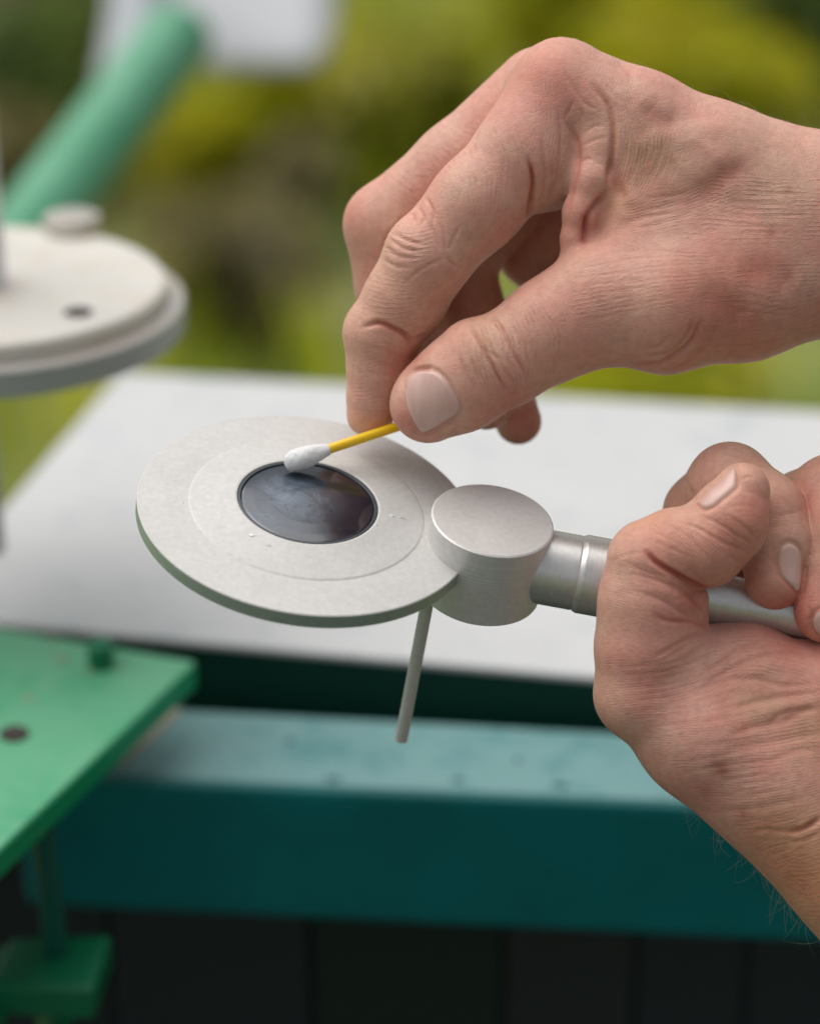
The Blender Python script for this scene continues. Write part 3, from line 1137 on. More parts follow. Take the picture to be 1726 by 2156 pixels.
def build_hand(name, groups, lo, hi, strokes, tints, nails, label, fams=(), h=3.4, mat=None):
    f = lambda P: eval_hand(P, groups)
    V, Q = mesh_field(f, lo, hi, h)
    V = smooth(V, Q, 2, .5)
    N = vnormals(V, Q)
    u, v, vis = visible(V, N)
    vi = np.where(vis)[0]
    D = np.zeros(len(vi))
    uu, vv = u[vi], v[vi]
    fac = np.clip(-N[vi, 2] * 2.5 + .4, 0, 1)
    crease = np.zeros(len(vi))
    for pts, wd, dp in strokes:
        s, g = stroke_field(uu, vv, pts, wd)
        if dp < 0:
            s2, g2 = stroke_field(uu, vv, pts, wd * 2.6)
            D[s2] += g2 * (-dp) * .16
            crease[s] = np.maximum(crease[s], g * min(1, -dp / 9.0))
            # keep deep folds sharp: combine by the strongest, not by the sum
            D[s] += g * dp * 1.2
        else:
            D[s] += g * dp
    V[vi] += N[vi] * (D * fac)[:, None]
    tint = np.ones((len(V), 3))
    for kind, geo, wd, col, amt in tints:
        if kind == 's':
            s, g = stroke_field(uu, vv, geo, wd, False)
        else:
            s = np.arange(len(vi))
            g = np.exp(-((uu - geo[0][0]) ** 2 + (vv - geo[0][1]) ** 2) / wd ** 2)
        g = (g * amt)[:, None]
        tint[vi[s]] = tint[vi[s]] * (1 - g) + tint[vi[s]] * np.array(col) * g
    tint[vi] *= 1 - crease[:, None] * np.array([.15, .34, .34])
    nailobjs = []
    N = vnormals(V, Q)
    for (poly, lift, wide) in nails:
        d = in_poly(uu, vv, catmull(poly + [poly[0]], 6))
        ok = d > -14
        # groove round the nail, then a plate of its own
        gr = np.exp(-((d[ok] + 3) / 5.0) ** 2) * -4.5
        V[vi[ok]] += N[vi[ok]] * gr[:, None]
        sel = np.zeros(len(V), bool)
        sel[vi[d > -2.0]] = True
        q = Q[sel[Q].all(1)]
        ids, inv = np.unique(q, return_inverse=True)
        if len(ids) < 20:
            continue
        Vn = V[ids].copy()
        dn = np.zeros(len(V))
        dn[vi] = d
        dn = dn[ids]
        Qn = inv.reshape(-1, 4)
        Vs = smooth(Vn, Qn, 30, .5)
        k = np.clip((dn - 1) / 12, 0, 1)[:, None]
        Vn = Vn * (1 - k) + Vs * k + N[ids] * (-1.5 + lift * np.clip((dn + 2) / 9, 0, 1) ** .6)[:, None]
        fr_ = np.zeros(len(ids))
        if wide != 1:
            un, vn_ = project(Vs)
            s_, g_ = stroke_field(un, vn_, wide, 5.5, False)
            fr_[s_] = g_ * .75
        nailobjs.append((Vn, Qn, fr_))
    f1, f2 = fine_field(uu, vv, fams)
    W = cam2w(V)
    me = bpy.data.meshes.new(name)
    me.vertices.add(len(W))
    me.vertices.foreach_set('co', W.astype(np.float32).ravel())
    me.loops.add(len(Q) * 4)
    me.loops.foreach_set('vertex_index', Q[:, ::-1].astype(np.int32).ravel())
    me.polygons.add(len(Q))
    me.polygons.foreach_set('loop_start', np.arange(len(Q), dtype=np.int32) * 4)
    me.update(calc_edges=True)
    me.validate()
    me.shade_smooth()
    at_ = me.color_attributes.new('tint', 'FLOAT_COLOR', 'POINT')
    at_.data.foreach_set('color', np.concatenate([tint, np.ones((len(V), 1))], 1).astype(np.float32).ravel())
    for nm, ff in (('fine1', f1), ('fine2', f2)):
        A_ = np.zeros((len(V), 4))
        A_[vi, 0:2] = ff
        q_ = me.color_attributes.new(nm, 'FLOAT_COLOR', 'POINT')
        q_.data.foreach_set('color', A_.astype(np.float32).ravel())
    o = bpy.data.objects.new(name, me)
    COL.objects.link(o)
    me.materials.append(mat)
    o['label'] = label
    o['category'] = 'hand'
    for Vn, Qn, fr_ in nailobjs:
        no = new_obj('fingernail', cam2w(Vn), Qn[:, ::-1], M_NAIL, parent=o, smooth=True)
        fa = no.data.attributes.new('free_edge', 'FLOAT', 'POINT')
        fa.data.foreach_set('value', fr_.astype(np.float32))
    print(name, len(V), 'verts')
    return o, V, Q, N


# skin
m, t, b = mat_new('skin')
vc = nod(t, 'VertexColor', layer_name='tint')
nA = tex(t, scale=55, detail=6, rough=0.6)
nB = tex(t, scale=420, detail=5, rough=0.65)
nC = tex(t, scale=18, detail=3)
col = mixc(t, ramp(t, nA.outputs[0], [(0.40, 0.0), (0.60, 1.0)]).outputs[0], (0.70, 0.395, 0.305), (0.70, 0.315, 0.25))
col = mixc(t, ramp(t, nC.outputs[0], [(0.4, 0.0), (0.7, 0.5)]).outputs[0], col, (0.68, 0.45, 0.31))
col = mixc(t, ramp(t, nB.outputs[0], [(0.3, 0.4), (0.6, 0.0)]).outputs[0], col, (0.46, 0.22, 0.17))
col = mixc(t, 1.0, col, vc.outputs[0], 'MULTIPLY')


def fine_lines(t, name, jit, mask):
    a = nod(t, 'Attribute', attribute_name=name)
    sp_ = nod(t, 'SeparateColor')
    t.links.new(a.outputs['Color'], sp_.inputs[0])
    def M(op, x, y=None):
        n = nod(t, 'Math', operation=op)
        for i, k in enumerate((x, y)):
            if k is None:
                continue
            if isinstance(k, (int, float)):
                n.inputs[i].default_value = k
            else:
                t.links.new(k, n.inputs[i])
        return n.outputs[0]
    ph = M('ADD', sp_.outputs[0], M('MULTIPLY', jit, 1.6))
    sn = M('SINE', M('MULTIPLY', ph, 6.2832))
    g = ramp(t, M('ADD', M('MULTIPLY', sn, .5), .5), [(0.55, 0.0), (0.97, 1.0)]).outputs[0]
    return M('MULTIPLY', M('MULTIPLY', g, mask), sp_.outputs[1]), M


nj = tex(t, scale=130, detail=4)
nm_ = tex(t, scale=260, detail=3)
nm2 = tex(t, scale=240, detail=3, stretch=(1.1, .9, 1, .5, 1, 2))
mk1 = ramp(t, nm_.outputs[0], [(0.42, 0.0), (0.66, 1.0)]).outputs[0]
mk2 = ramp(t, nm2.outputs[0], [(0.42, 0.0), (0.66, 1.0)]).outputs[0]
l1, M_ = fine_lines(t, 'fine1', nj.outputs[0], mk1)
l2, M_ = fine_lines(t, 'fine2', nj.outputs[0], mk2)
LL = M_('MAXIMUM', l1, l2)
col = mixc(t, M_('MULTIPLY', LL, .30), col, (0.40, 0.16, 0.11))
LH = M_('SUBTRACT', 1.0, LL)
t.links.new(col, b.inputs['Base Color'])
b.inputs['Roughness'].default_value = 0.5
b.inputs['Specular IOR Level'].default_value = 0.35
b.inputs['Subsurface Weight'].default_value = 0.22
b.inputs['Subsurface Radius'].default_value = (0.0030, 0.0010, 0.0006)
b.inputs['Subsurface Scale'].default_value = 1.0
v1 = tex(t, 'Voronoi', scale=1700, stretch=(1, .6, .6, .4, .3, .5))
v1.feature = 'DISTANCE_TO_EDGE'
v2 = tex(t, 'Voronoi', scale=800, stretch=(.4, 1, 1, .2, .1, -.6))
v2.feature = 'DISTANCE_TO_EDGE'
r1 = ramp(t, v1.outputs['Distance'], [(0.0, 0.0), (0.12, 1.0)])
r2 = ramp(t, v2.outputs['Distance'], [(0.0, 0.0), (0.10, 1.0)])
pn = None
w3 = tex(t, scale=160, detail=5, stretch=(1, .25, .25, 0, .3, .5), rough=.6)
pn = bump(t, b, LH, 0.38, 0.0003)
pn = bump(t, b, r1.outputs[0], 0.3, 0.0001, pn)
pn = bump(t, b, r2.outputs[0], 0.3, 0.00014, pn)
pn = bump(t, b, w3.outputs[0], 0.45, 0.0006, pn)
M_SKIN = m
m, t, b = mat_new('fingernail')
n = tex(t, scale=300, detail=3, stretch=(1, .2, .2, 0, .5, .5))
cc = mixc(t, ramp(t, n.outputs[0], [(0.35, 0.0), (0.7, 1.0)]).outputs[0], (0.64, 0.39, 0.33), (0.70, 0.46, 0.40))
fe = nod(t, 'Attribute', attribute_name='free_edge')
cc = mixc(t, fe.outputs['Fac'], cc, (0.80, 0.72, 0.62))
t.links.new(cc, b.inputs['Base Color'])
b.inputs['Roughness'].default_value = 0.3
b.inputs['Subsurface Weight'].default_value = 0.2
b.inputs['Subsurface Radius'].default_value = (0.002, 0.001, 0.0008)
b.inputs['Subsurface Scale'].default_value = 1.0
bump(t, b, n.outputs[0], 0.1, 0.0002)
M_NAIL = m

RED = (0.98, 0.72, 0.70)
DRED = (0.85, 0.45, 0.42)
YEL = (1.02, 1.05, 0.82)
BRN = (0.58, 0.36, 0.28)
PAL = (1.12, 1.12, 1.08)

# --- upper hand (right hand, thumb side towards us)
H1 = [
    # back of the hand, wrist and thumb root
    (55, 8, [
        chain([(1180, 190, 70, 106), (1345, 268, 62, 116), (1500, 352, 66, 134), (1726, 445, 95, 160), (1960, 540, 130, 172), (2500, 760, 220, 200)], 30),
        chain([(1140, 205, 190, 100), (1320, 290, 200, 110), (1520, 390, 190, 130), (1760, 480, 170, 165)], 30),
        chain([(1165, 275, 320, 90), (1350, 360, 310, 100), (1560, 450, 260, 125), (1780, 520, 210, 160)], 30),
        chain([(1215, 375, 420, 80), (1380, 440, 390, 95), (1580, 520, 310, 120), (1800, 560, 240, 150)], 30),
        chain([(1270, 640, 20, 122), (1400, 645, 10, 138), (1560, 600, 60, 158), (1740, 530, 110, 172), (1960, 560, 140, 172), (2500, 760, 220, 200)], 30),
        tri((1330, 330, 40, 78), (1345, 590, 20, 88), (1620, 470, 60, 130)),
        tri((1330, 350, 110, 90), (1420, 600, 150, 110), (1380, 430, 330, 90)),
        tri((1420, 600, 150, 110), (1380, 430, 330, 90), (1700, 520, 160, 150)),
    ]),
    # index finger
    (16, 12, [
        chain([(1180, 190, 70, 106), (1110, 318, 62, 104), (1005, 428, 58, 96), (902, 540, 70, 90)], 30),
        ('k', 30, chain([(1152, 366, 78, 80), (1120, 340, 62, 92)], 10)),
        chain([(902, 540, 70, 92), (852, 632, 100, 86), (805, 702, 122, 80)], 16),
        chain([(805, 705, 122, 82), (800, 775, 142, 68), (785, 840, 152, 53), (778, 872, 156, 45)], 20),
        ('k', 12, chain([(768, 880, 158, 36), (790, 876, 158, 38)], 5)),
    ]),
    # thumb
    (22, 5, [
        chain([(1400, 645, 10, 138), (1272, 640, 20, 124), (1166, 692, 30, 104), (1064, 756, 34, 97)], 40),
        chain([(1064, 756, 34, 98), (968, 812, 44, 97), (902, 852, 60, 82)], 22),
        ('k', 14, chain([(1005, 760, 30, 92), (920, 832, 52, 86)], 5)),
    ]),
    # middle finger
    (20, 5, [
        chain([(1140, 200, 195, 102), (965, 352, 225, 92), (815, 474, 260, 88)], 30),
        chain([(815, 474, 262, 90), (830, 600, 300, 82), (858, 690, 310, 76)], 16),
        chain([(858, 690, 310, 76), (940, 790, 290, 62), (1024, 860, 262, 46)], 16),
    ]),
    # ring finger
    (16, 5, [
        chain([(1165, 275, 320, 92), (1060, 420, 380, 84), (960, 560, 420, 80)], 20),
        chain([(960, 560, 420, 80), (1000, 680, 430, 72)], 16),
        chain([(1000, 680, 430, 72), (1055, 800, 400, 58), (1091, 888, 370, 49)], 16),
    ]),
    # little finger, curled in
    (14, 5, [
        chain([(1215, 375, 420, 84), (1150, 480, 470, 72), (1118, 536, 490, 68)], 20),
        chain([(1118, 536, 490, 68), (1175, 600, 470, 58), (1215, 640, 430, 50)], 16),
    ]),
    # fold of skin between thumb and index
    (20, 16, [chain([(1278, 470, 70, 62), (1250, 520, 80, 52)], 10)]),
    (18, 26, [
        chain([(1266, 240, 34, 40), (1260, 310, 4, 42), (1248, 380, -10, 42), (1222, 448, -4, 36), (1211, 505, 6, 30), (1204, 556, 18, 18)], 16),
    ]),
]
S1 = [
    (c1((1215, 470), (1290, 580), (1303, 700), (1280, 830), (1248, 940)), 5, -5),
    (c1((1370, 300), (1450, 400), (1478, 500), (1482, 600), (1468, 740), (1450, 860)), 6, -9),
    (c1((1450, 860), (1390, 925), (1340, 1010), (1345, 1090)), 7, -12),
    (c1((1350, 960), (1340, 1060), (1330, 1130)), 9, -10),
    (c1((1040, 680), (1068, 790), (1062, 870), (1040, 980)), 5, -13),
    (c1((1110, 560), (1125, 680), (1130, 800), (1105, 930)), 5, -4),
    (c1((1200, 440), (1212, 600), (1195, 780), (1160, 900)), 5, -4),
    (c1((1160, 700), (1170, 800), (1150, 900)), 4, -3),
    (c1((1230, 240), (1330, 390), (1400, 430)), 4, -3),
    (c1((1280, 380), (1230, 480)), 4, -3),
    (c1((1310, 420), (1330, 480)), 4, -2.5),
    (c1((1310, 700), (1345, 685), (1380, 690)), 4, -4),
    (c1((1320, 620), (1380, 590), (1450, 570)), 4, -3),
    (c1((1320, 560), (1380, 520), (1440, 510)), 4, -2.5),
    (c1((1380, 700), (1440, 720)), 4, -2),
    (c1((510, 880), (545, 950), (552, 1020)), 4, -6),
    (c1((470, 930), (500, 985), (490, 1030)), 4, -5),
    (c1((440, 965), (455, 1010)), 4, -4),
    (c1((345, 1070), (420, 1110), (510, 1130)), 4, -5),
    (c1((325, 1100), (400, 1150), (490, 1165)), 4, -5),
    (c1((305, 1140), (370, 1190), (470, 1200)), 4, -4),
    (c1((285, 1200), (350, 1240), (420, 1250)), 4, -3.5),
    (c1((520, 1010), (560, 1080), (590, 1160)), 4, -3),
    (c1((590, 1020), (610, 1090), (612, 1170)), 4, -3),
    (c1((690, 1030), (655, 1100), (630, 1160)), 4, -3),
    (c1((600, 1175), (650, 1230), (720, 1260)), 4, -3.5),
    (c1((430, 980), (330, 1060), (290, 1160)), 16, 4),
    (c1((610, 1200), (500, 1250), (400, 1330)), 4, -2.5),
    (c2((230, 440), (330, 408), (420, 440), (500, 482), (548, 530)), 5.5, -11),
    (c2((540, 520), (600, 500), (650, 480)), 5, -5),
    (c2((280, 560), (420, 600), (530, 660)), 5, -2),
    (c2((945, 430), (1000, 550), (1070, 680), (1110, 760), (1175, 860)), 4.5, -8),
    (c2((1065, 360), (1150, 480), (1220, 620), (1300, 770)), 4.5, -7),
    (c2((1020, 430), (1060, 560), (1130, 680), (1240, 850)), 4, -5),
    (c2((850, 610), (900, 720), (970, 860)), 4, -4),
    (c2((930, 630), (970, 720), (1005, 790)), 4, -4),
    (c2((1180, 400), (1280, 560), (1320, 700)), 4, -3),
    (c2((1000, 560), (1080, 620), (1120, 640)), 4, -3),
    (c2((1130, 560), (1160, 640), (1230, 760)), 4, -3),
    (c2((1120, 900), (1200, 880), (1250, 800)), 5, -3),
    (c2((1100, 420), (1060, 500), (1120, 640), (1190, 760)), 9, 3.5),
    (c2((535, 745), (600, 705), (690, 690)), 4, -6),
    (c2((600, 1155), (720, 1100), (840, 1010)), 5, -4),
    (c3((620, 1950), (780, 1950), (860, 1915), (980, 1820), (1040, 1700)), 6, -8),
    (c3((690, 1900), (850, 1885), (960, 1780), (1000, 1680)), 5, -6),
    (c3((820, 1990), (960, 1940), (1080, 1830), (1140, 1700)), 7, -5),
    (c3((720, 1860), (800, 1840), (870, 1780)), 5, -3),
    (c3((520, 760), (545, 880), (600, 1010)), 13, -9),
    (c3((600, 1010), (660, 1100), (560, 1180)), 16, -5),
    (c3((570, 380), (650, 560), (760, 640)), 22, -6),
    (c3((700, 430), (800, 540), (930, 560)), 26, -7),
    (c3((700, 700), (860, 620), (1040, 590), (1250, 600)), 22, 6),
    (c3((880, 700), (1000, 660), (1100, 720), (1200, 830)), 16, 5),
    (c3((1000, 1010), (1150, 880), (1330, 790)), 26, -9),
    (c3((620, 1020), (760, 960), (960, 850)), 26, 6),
    (c3((350, 1330), (700, 1180), (1080, 1130), (1400, 1180)), 30, 6),
    (c3((1250, 1400), (1450, 1420), (1600, 1500)), 40, -8),
    (c3((1000, 1520), (1200, 1600), (1300, 1700)), 34, -6),
    (c3((100, 70), (300, 60), (460, 170)), 26, 4),
    (c3((650, 240), (760, 290), (900, 360)), 10, 4),
    (c3((500, 200), (600, 240), (660, 300)), 8, -4),
]
S1 += family(c3((540, 560), (530, 700), (520, 850)), c3((860, 620), (820, 800), (680, 1040)), 13, 3.4, -2.6, 2, 3)
S1 += family(c3((700, 980), (900, 960), (1100, 900)), c3((560, 1180), (850, 1130), (1200, 1020)), 9, 3.5, -2.6, 2, 4)
S1 += family(c3((1100, 860), (1400, 900), (1726, 900)), c3((1000, 1180), (1400, 1190), (1726, 1180)), 12, 3.6, -2.0, 3, 5)
S1 += family(c3((300, 1350), (700, 1300), (1100, 1300)), c3((260, 1700), (600, 1650), (1000, 1560)), 9, 3.6, -1.6, 3, 6)
S1 += family(c3((350, 350), (480, 480), (520, 640)), c3((560, 280), (640, 420), (660, 560)), 8, 3.6, -2.4, 2, 7)
S1 += family(c1((700, 620), (720, 800), (640, 1000)), c1((1000, 500), (980, 800), (900, 960)), 10, 3.6, -1.6, 2, 8)
S1 += family(c2((250, 520), (420, 540), (540, 600)), c2((200, 900), (330, 930), (420, 940)), 10, 3.4, -1.2, 2, 9)
S1 += family(c2((900, 480), (960, 700), (1080, 900)), c2((1330, 330), (1420, 560), (1400, 760)), 14, 3.4, -1.8, 2, 10)
S1 += family(c3((1200, 1500), (1500, 1560), (1726, 1600)), c3((1100, 1900), (1400, 1850), (1700, 1700)), 9, 3.6, -1.6, 3, 11)
T1_ = [
    ('p', c1((1100, 150)), 60, RED, .7), ('p', c1((1200, 240)), 80, RED, .5), ('p', c1((930, 1130)), 60, RED, .3),
    ('p', c1((450, 1400)), 60, RED, .7), ('p', c2((420, 700)), 26, DRED, .55), ('p', c2((350, 520)), 60, RED, .6),
    ('p', c1((140, 1000)), 50, RED, .6), ('p', c2((500, 1050)), 36, RED, .6), ('p', c2((560, 640)), 22, DRED, .8),
    ('p', c2((180, 1060)), 24, YEL, .8), ('p', c3((740, 760)), 60, YEL, .6), ('p', c3((560, 1000)), 40, YEL, .7),
    ('p', c3((1440, 1180)), 12, BRN, .7), ('p', c3((870, 770)), 10, BRN, .6), ('p', c3((1550, 940)), 7, BRN, .6),
    ('p', c3((1200, 1440)), 110, (0.86, .72, .68), .6), ('p', c3((1000, 1650)), 110, (0.86, .70, .64), .6), ('p', c3((1300, 1550)), 120, (.86, .68, .60), .6),  # darker red tints paint the shade on the lower right of the hand
    ('p', c3((760, 480)), 50, (.86, .74, .72), .6), ('p', c3((330, 1130)), 50, RED, .6),
    ('s', c1((1300, 560), (1305, 720), (1250, 930)), 9, DRED, .8), ('s', c1((1060, 720), (1055, 960)), 7, DRED, .9),
    ('s', c1((1340, 1010), (1320, 1120)), 12, DRED, .8), ('s', c2((330, 410), (540, 520)), 7, DRED, .8),
    ('s', c1((430, 960), (320, 1090), (280, 1200)), 24, PAL, .6), ('s', c1((600, 1170), (690, 1280), (640, 1370)), 14, PAL, .6),
    ('p', (( (1092, 895) ),), 70, DRED, .8), ('p', c2((1000, 500)), 60, YEL, .3), ('p', c2((900, 1120)), 40, RED, .4),
]
N1 = [(c2((500, 860), (508, 770), (560, 722), (640, 712), (710, 728), (775, 790), (830, 880), (862, 955), (830, 1010), (760, 1060), (680, 1105), (612, 1122), (560, 1050), (520, 960)), 3.5, c2((500, 870), (520, 970), (560, 1055), (610, 1122)))]
lo1 = (-170, -1050, -190)
hi1 = (1560, -70, 640)
S1 = [(p, w_, d * (.8 if abs(d) > 6.5 else .62)) for p, w_, d in S1]
T1_ = [(k, g, w_, c, a * (.5 if k == 's' else .8)) for k, g, w_, c, a in T1_]
F1 = [
    (c3((530, 520), (520, 700), (510, 860)), c3((900, 600), (860, 820), (700, 1060)), 17, 1.0, 0),
    (c3((620, 1000), (900, 920), (1160, 800)), c3((420, 1230), (800, 1200), (1300, 1060)), 14, .9, 1),
    (c3((1100, 820), (1400, 840), (1800, 850)), c3((900, 1260), (1400, 1260), (1800, 1260)), 17, .9, 0),
    (c3((300, 1330), (700, 1270), (1100, 1270)), c3((200, 1760), (600, 1700), (1050, 1600)), 16, .6, 1),
    (c3((330, 250), (440, 420), (470, 700)), c3((620, 260), (700, 440), (700, 620)), 13, .8, 1),
    (c3((40, 250), (60, 500), (0, 700)), c3((330, 300), (330, 520), (250, 950)), 13, .7, 0),
    (c1((480, 700), (640, 900), (700, 1130)), c1((1000, 420), (1060, 700), (960, 1060)), 17, .65, 1),
    (c1((240, 1240), (400, 1290), (600, 1260)), c1((120, 1560), (300, 1600), (520, 1560)), 13, .6, 0),
    (c1((340, 990), (420, 1040), (560, 1010)), c1((260, 1240), (360, 1260), (560, 1230)), 10, 1.0, 1),
    (c2((180, 520), (380, 500), (540, 580)), c2((140, 1000), (300, 1010), (440, 960)), 20, .6, 1),
    (c2((830, 480), (880, 720), (1020, 960)), c2((1400, 220), (1560, 480), (1480, 760)), 20, .9, 0),
    (c3((1000, 1350), (1400, 1330), (1800, 1340)), c3((1050, 1900), (1400, 1900), (1750, 1760)), 20, .5, 1),
    (c3((560, 120), (800, 380), (1200, 560)), c3((760, 260), (1000, 380), (1400, 520)), 6, .5, 1),
    (c1((130, 1060), (220, 1130), (300, 1080)), c1((130, 1460), (200, 1440), (240, 1300)), 10, .5, 1),
    (c1((250, 760), (420, 900), (500, 880)), c1((700, 380), (800, 460), (860, 430)), 16, .5, 0),
]
hand1, HV1, HQ1, HN1 = build_hand('hand', H1, lo1, hi1, S1, T1_, N1,
                                  'upper hand with bent fingers pinching the yellow cotton swab', fams=F1, mat=M_SKIN)

# --- lower hand (left hand, fist round the handle)
H2 = [
    # ball of the thumb, palm edge and wrist
    (50, 8, [
        chain([(1350, 1462, -60, 96), (1478, 1548, -40, 128), (1622, 1650, -20, 136), (1800, 1830, 10, 148), (2050, 2120, 60, 190), (2250, 2500, 120, 210)], 30),
        chain([(1450, 1430, -20, 108), (1575, 1440, 0, 112), (1740, 1490, 20, 128), (1900, 1540, 60, 130)], 30),
        tri((1478, 1548, -30, 120), (1740, 1490, 20, 120), (1800, 1800, 20, 140)),
        tri((1740, 1490, 20, 120), (1980, 1600, 80, 130), (1820, 1800, 20, 140)),
        tri((1980, 1600, 80, 130), (1820, 1800, 20, 140), (2100, 2080, 70, 180)),
        chain([(1478, 1394, -10, 66), (1560, 1404, 0, 86)], 10),
        # back of the palm behind the handle
        tri((1620, 1330, 190, 80), (1960, 1420, 230, 90), (1900, 1650, 120, 110)),
        tri((1620, 1330, 190, 80), (1620, 1500, 80, 100), (1900, 1650, 120, 110)),
    ]),
    # thumb root to the joint
    (26, 22, [
        chain([(1350, 1462, -60, 97), (1354, 1360, -80, 97), (1358, 1270, -96, 94), (1368, 1184, -108, 90)], 30),
        ('k', 30, tri((1400, 1330, -60, 82), (1430, 1420, -40, 90), (1372, 1440, -50, 90))),
    ]),
    # web beside the handle
    (14, 14, [
        chain([(1390, 1230, -80, 62), (1440, 1268, -70, 50), (1450, 1300, -60, 42)], 12),
    ]),
    # thumb end, lying across
    (20, 6, [
        chain([(1368, 1182, -108, 90), (1420, 1156, -118, 82), (1478, 1152, -126, 82)], 20),
        chain([(1478, 1150, -126, 82), (1536, 1090, -128, 80), (1562, 1034, -126, 59)], 20),
        chain([(1500, 1170, -120, 62), (1552, 1130, -122, 52)], 10),
    ]),
    # index finger
    (18, 5, [
        chain([(1620, 1330, 200, 86), (1500, 1200, 190, 86), (1482, 1082, 130, 82), (1536, 1022, 50, 86)], 24),
        chain([(1536, 1022, 50, 88), (1606, 1084, -6, 88), (1630, 1138, -22, 77)], 22),
        chain([(1630, 1138, -22, 77), (1630, 1222, -40, 63)], 14),
    ]),
    # middle finger
    (18, 4, [
        chain([(1760, 1380, 220, 88), (1680, 1200, 200, 88), (1690, 1080, 120, 84), (1752, 1046, 50, 86)], 24),
        chain([(1752, 1046, 50, 86), (1778, 1120, -6, 84), (1768, 1190, -26, 74)], 22),
        chain([(1768, 1190, -26, 74), (1738, 1288, -46, 67)], 14),
    ]),
    # ring finger
    (18, 4, [
        chain([(1890, 1420, 230, 86), (1850, 1240, 200, 84), (1860, 1140, 110, 82), (1905, 1110, 50, 82)], 24),
        chain([(1905, 1110, 50, 82), (1925, 1180, -6, 80), (1905, 1250, -26, 70)], 22),
        chain([(1905, 1250, -26, 70), (1868, 1345, -46, 63)], 14),
    ]),
    # little finger
    (18, 4, [
        chain([(2000, 1470, 220, 76), (1990, 1320, 190, 74), (2000, 1240, 110, 70), (2035, 1210, 50, 68)], 24),
        chain([(2035, 1210, 50, 68), (2050, 1270, -6, 66), (2030, 1330, -26, 58)], 22),
        chain([(2030, 1330, -26, 58), (1990, 1400, -40, 52)], 14),
    ]),
]
S2 = [
    (c4((540, 860), (620, 940), (740, 1010), (850, 1075), (935, 1105)), 6, -13),
    (c4((330, 740), (400, 742), (460, 760)), 4, -3),
    (c4((300, 920), (400, 880), (520, 860)), 4, -2),
    (c4((850, 520), (880, 545), (900, 560)), 4, -3),
    (c4((760, 650), (900, 700), (1060, 790), (1230, 860)), 4, -4.5),
    (c4((880, 590), (1050, 670), (1150, 740), (1260, 800)), 4, -5),
    (c4((1090, 600), (1200, 680), (1290, 770)), 4, -3.5),
    (c4((640, 660), (780, 720), (900, 830), (960, 900)), 4, -3),
    (c4((590, 780), (700, 830), (860, 900)), 4, -2.5),
    (c4((1100, 880), (1170, 930)), 4, -3), (c4((820, 960), (900, 1040), (930, 1060)), 4, -3),
    (c4((1080, 560), (1180, 540), (1300, 560)), 3.6, -2),
    (c4((1160, 270), (1172, 340), (1165, 400)), 3.2, -4),
    (c4((1180, 370), (1230, 345), (1280, 350)), 3.2, -4),
    (c4((600, 1280), (680, 1330), (820, 1335), (945, 1358)), 5, -6),
    (c4((430, 1110), (650, 1190), (780, 1270), (900, 1340)), 5, -5),
    (c4((470, 1000), (640, 1060), (800, 1130), (900, 1220), (945, 1320)), 5, -6),
    (c4((400, 930), (560, 1000), (700, 1030)), 4, -3),
    (c4((520, 1090), (700, 1140), (860, 1240), (930, 1320)), 9, 5),
    (c4((720, 1190), (820, 1160), (900, 1190)), 4, -3),
    (c4((800, 320), (830, 410), (870, 490)), 4.5, -6),
    (c4((820, 300), (850, 380), (860, 440)), 4, 3),
    (c4((1380, 780), (1420, 880), (1430, 980)), 8, -3),
    (c4((1330, 640), (1500, 600), (1640, 560)), 6, -2),
    (c4((1320, 800), (1400, 700), (1460, 640)), 6, -2),
    (c4((1640, 1200), (1660, 1290), (1680, 1380), (1726, 1440)), 5, -4),
    (c4((930, 140), (1100, 150), (1300, 190)), 4, -2), (c4((900, 190), (1100, 185), (1340, 260)), 4, -2),
    (c5((1425, 1400), (1530, 1375), (1640, 1305)), 6, -10),
    (c5((1200, 1400), (1300, 1380), (1430, 1400)), 5, -4),
    (c5((1420, 1460), (1530, 1450), (1640, 1400)), 5, -4),
    (c5((560, 270), (640, 225), (780, 150), (930, 90)), 6, -6),
    (c5((640, 270), (760, 200), (880, 120)), 5, -5),
    (c5((860, 470), (960, 400), (1100, 320), (1250, 260), (1400, 235), (1640, 245)), 7, -6),
    (c5((890, 370), (1000, 290), (1130, 200), (1300, 150)), 6, -6),
    (c5((950, 340), (1100, 250), (1250, 200), (1500, 190)), 6, -4),
    (c5((820, 490), (1000, 425), (1200, 400), (1400, 450), (1640, 430)), 7, -6),
    (c5((1050, 600), (1200, 560), (1400, 520), (1640, 490)), 8, -6),
    (c5((1050, 780), (1200, 720), (1400, 680), (1640, 560)), 9, -7),
    (c5((1300, 700), (1420, 620), (1640, 600)), 7, -6),
    (c5((1000, 860), (1200, 830), (1500, 780), (1640, 760)), 9, -5),
    (c5((1300, 960), (1450, 880), (1640, 860)), 8, -5),
    (c5((950, 520), (1100, 470), (1300, 480)), 12, 5), (c5((1150, 650), (1350, 600), (1640, 545)), 12, 6),
    (c5((1100, 430), (1300, 330), (1640, 330)), 12, 6),
    (c5((760, 850), (700, 700), (690, 560)), 5, -1.5),
    (c5((960, 1260), (1130, 1250), (1300, 1230), (1640, 1150)), 8, -3),
]
S2 += family(c5((330, 330), (560, 300), (800, 230), (1000, 120)), c5((420, 760), (800, 720), (1150, 640), (1640, 520)), 26, 3.8, -3.2, 2, 12)
S2 += family(c5((600, 860), (1000, 800), (1300, 760), (1640, 700)), c5((900, 1200), (1200, 1160), (1400, 1120), (1640, 1040)), 18, 4, -3.2, 3, 13)
S2 += family(c5((1000, 1270), (1300, 1300), (1640, 1180)), c5((1380, 1640), (1500, 1560), (1640, 1480)), 12, 3.8, -2.2, 3, 14)
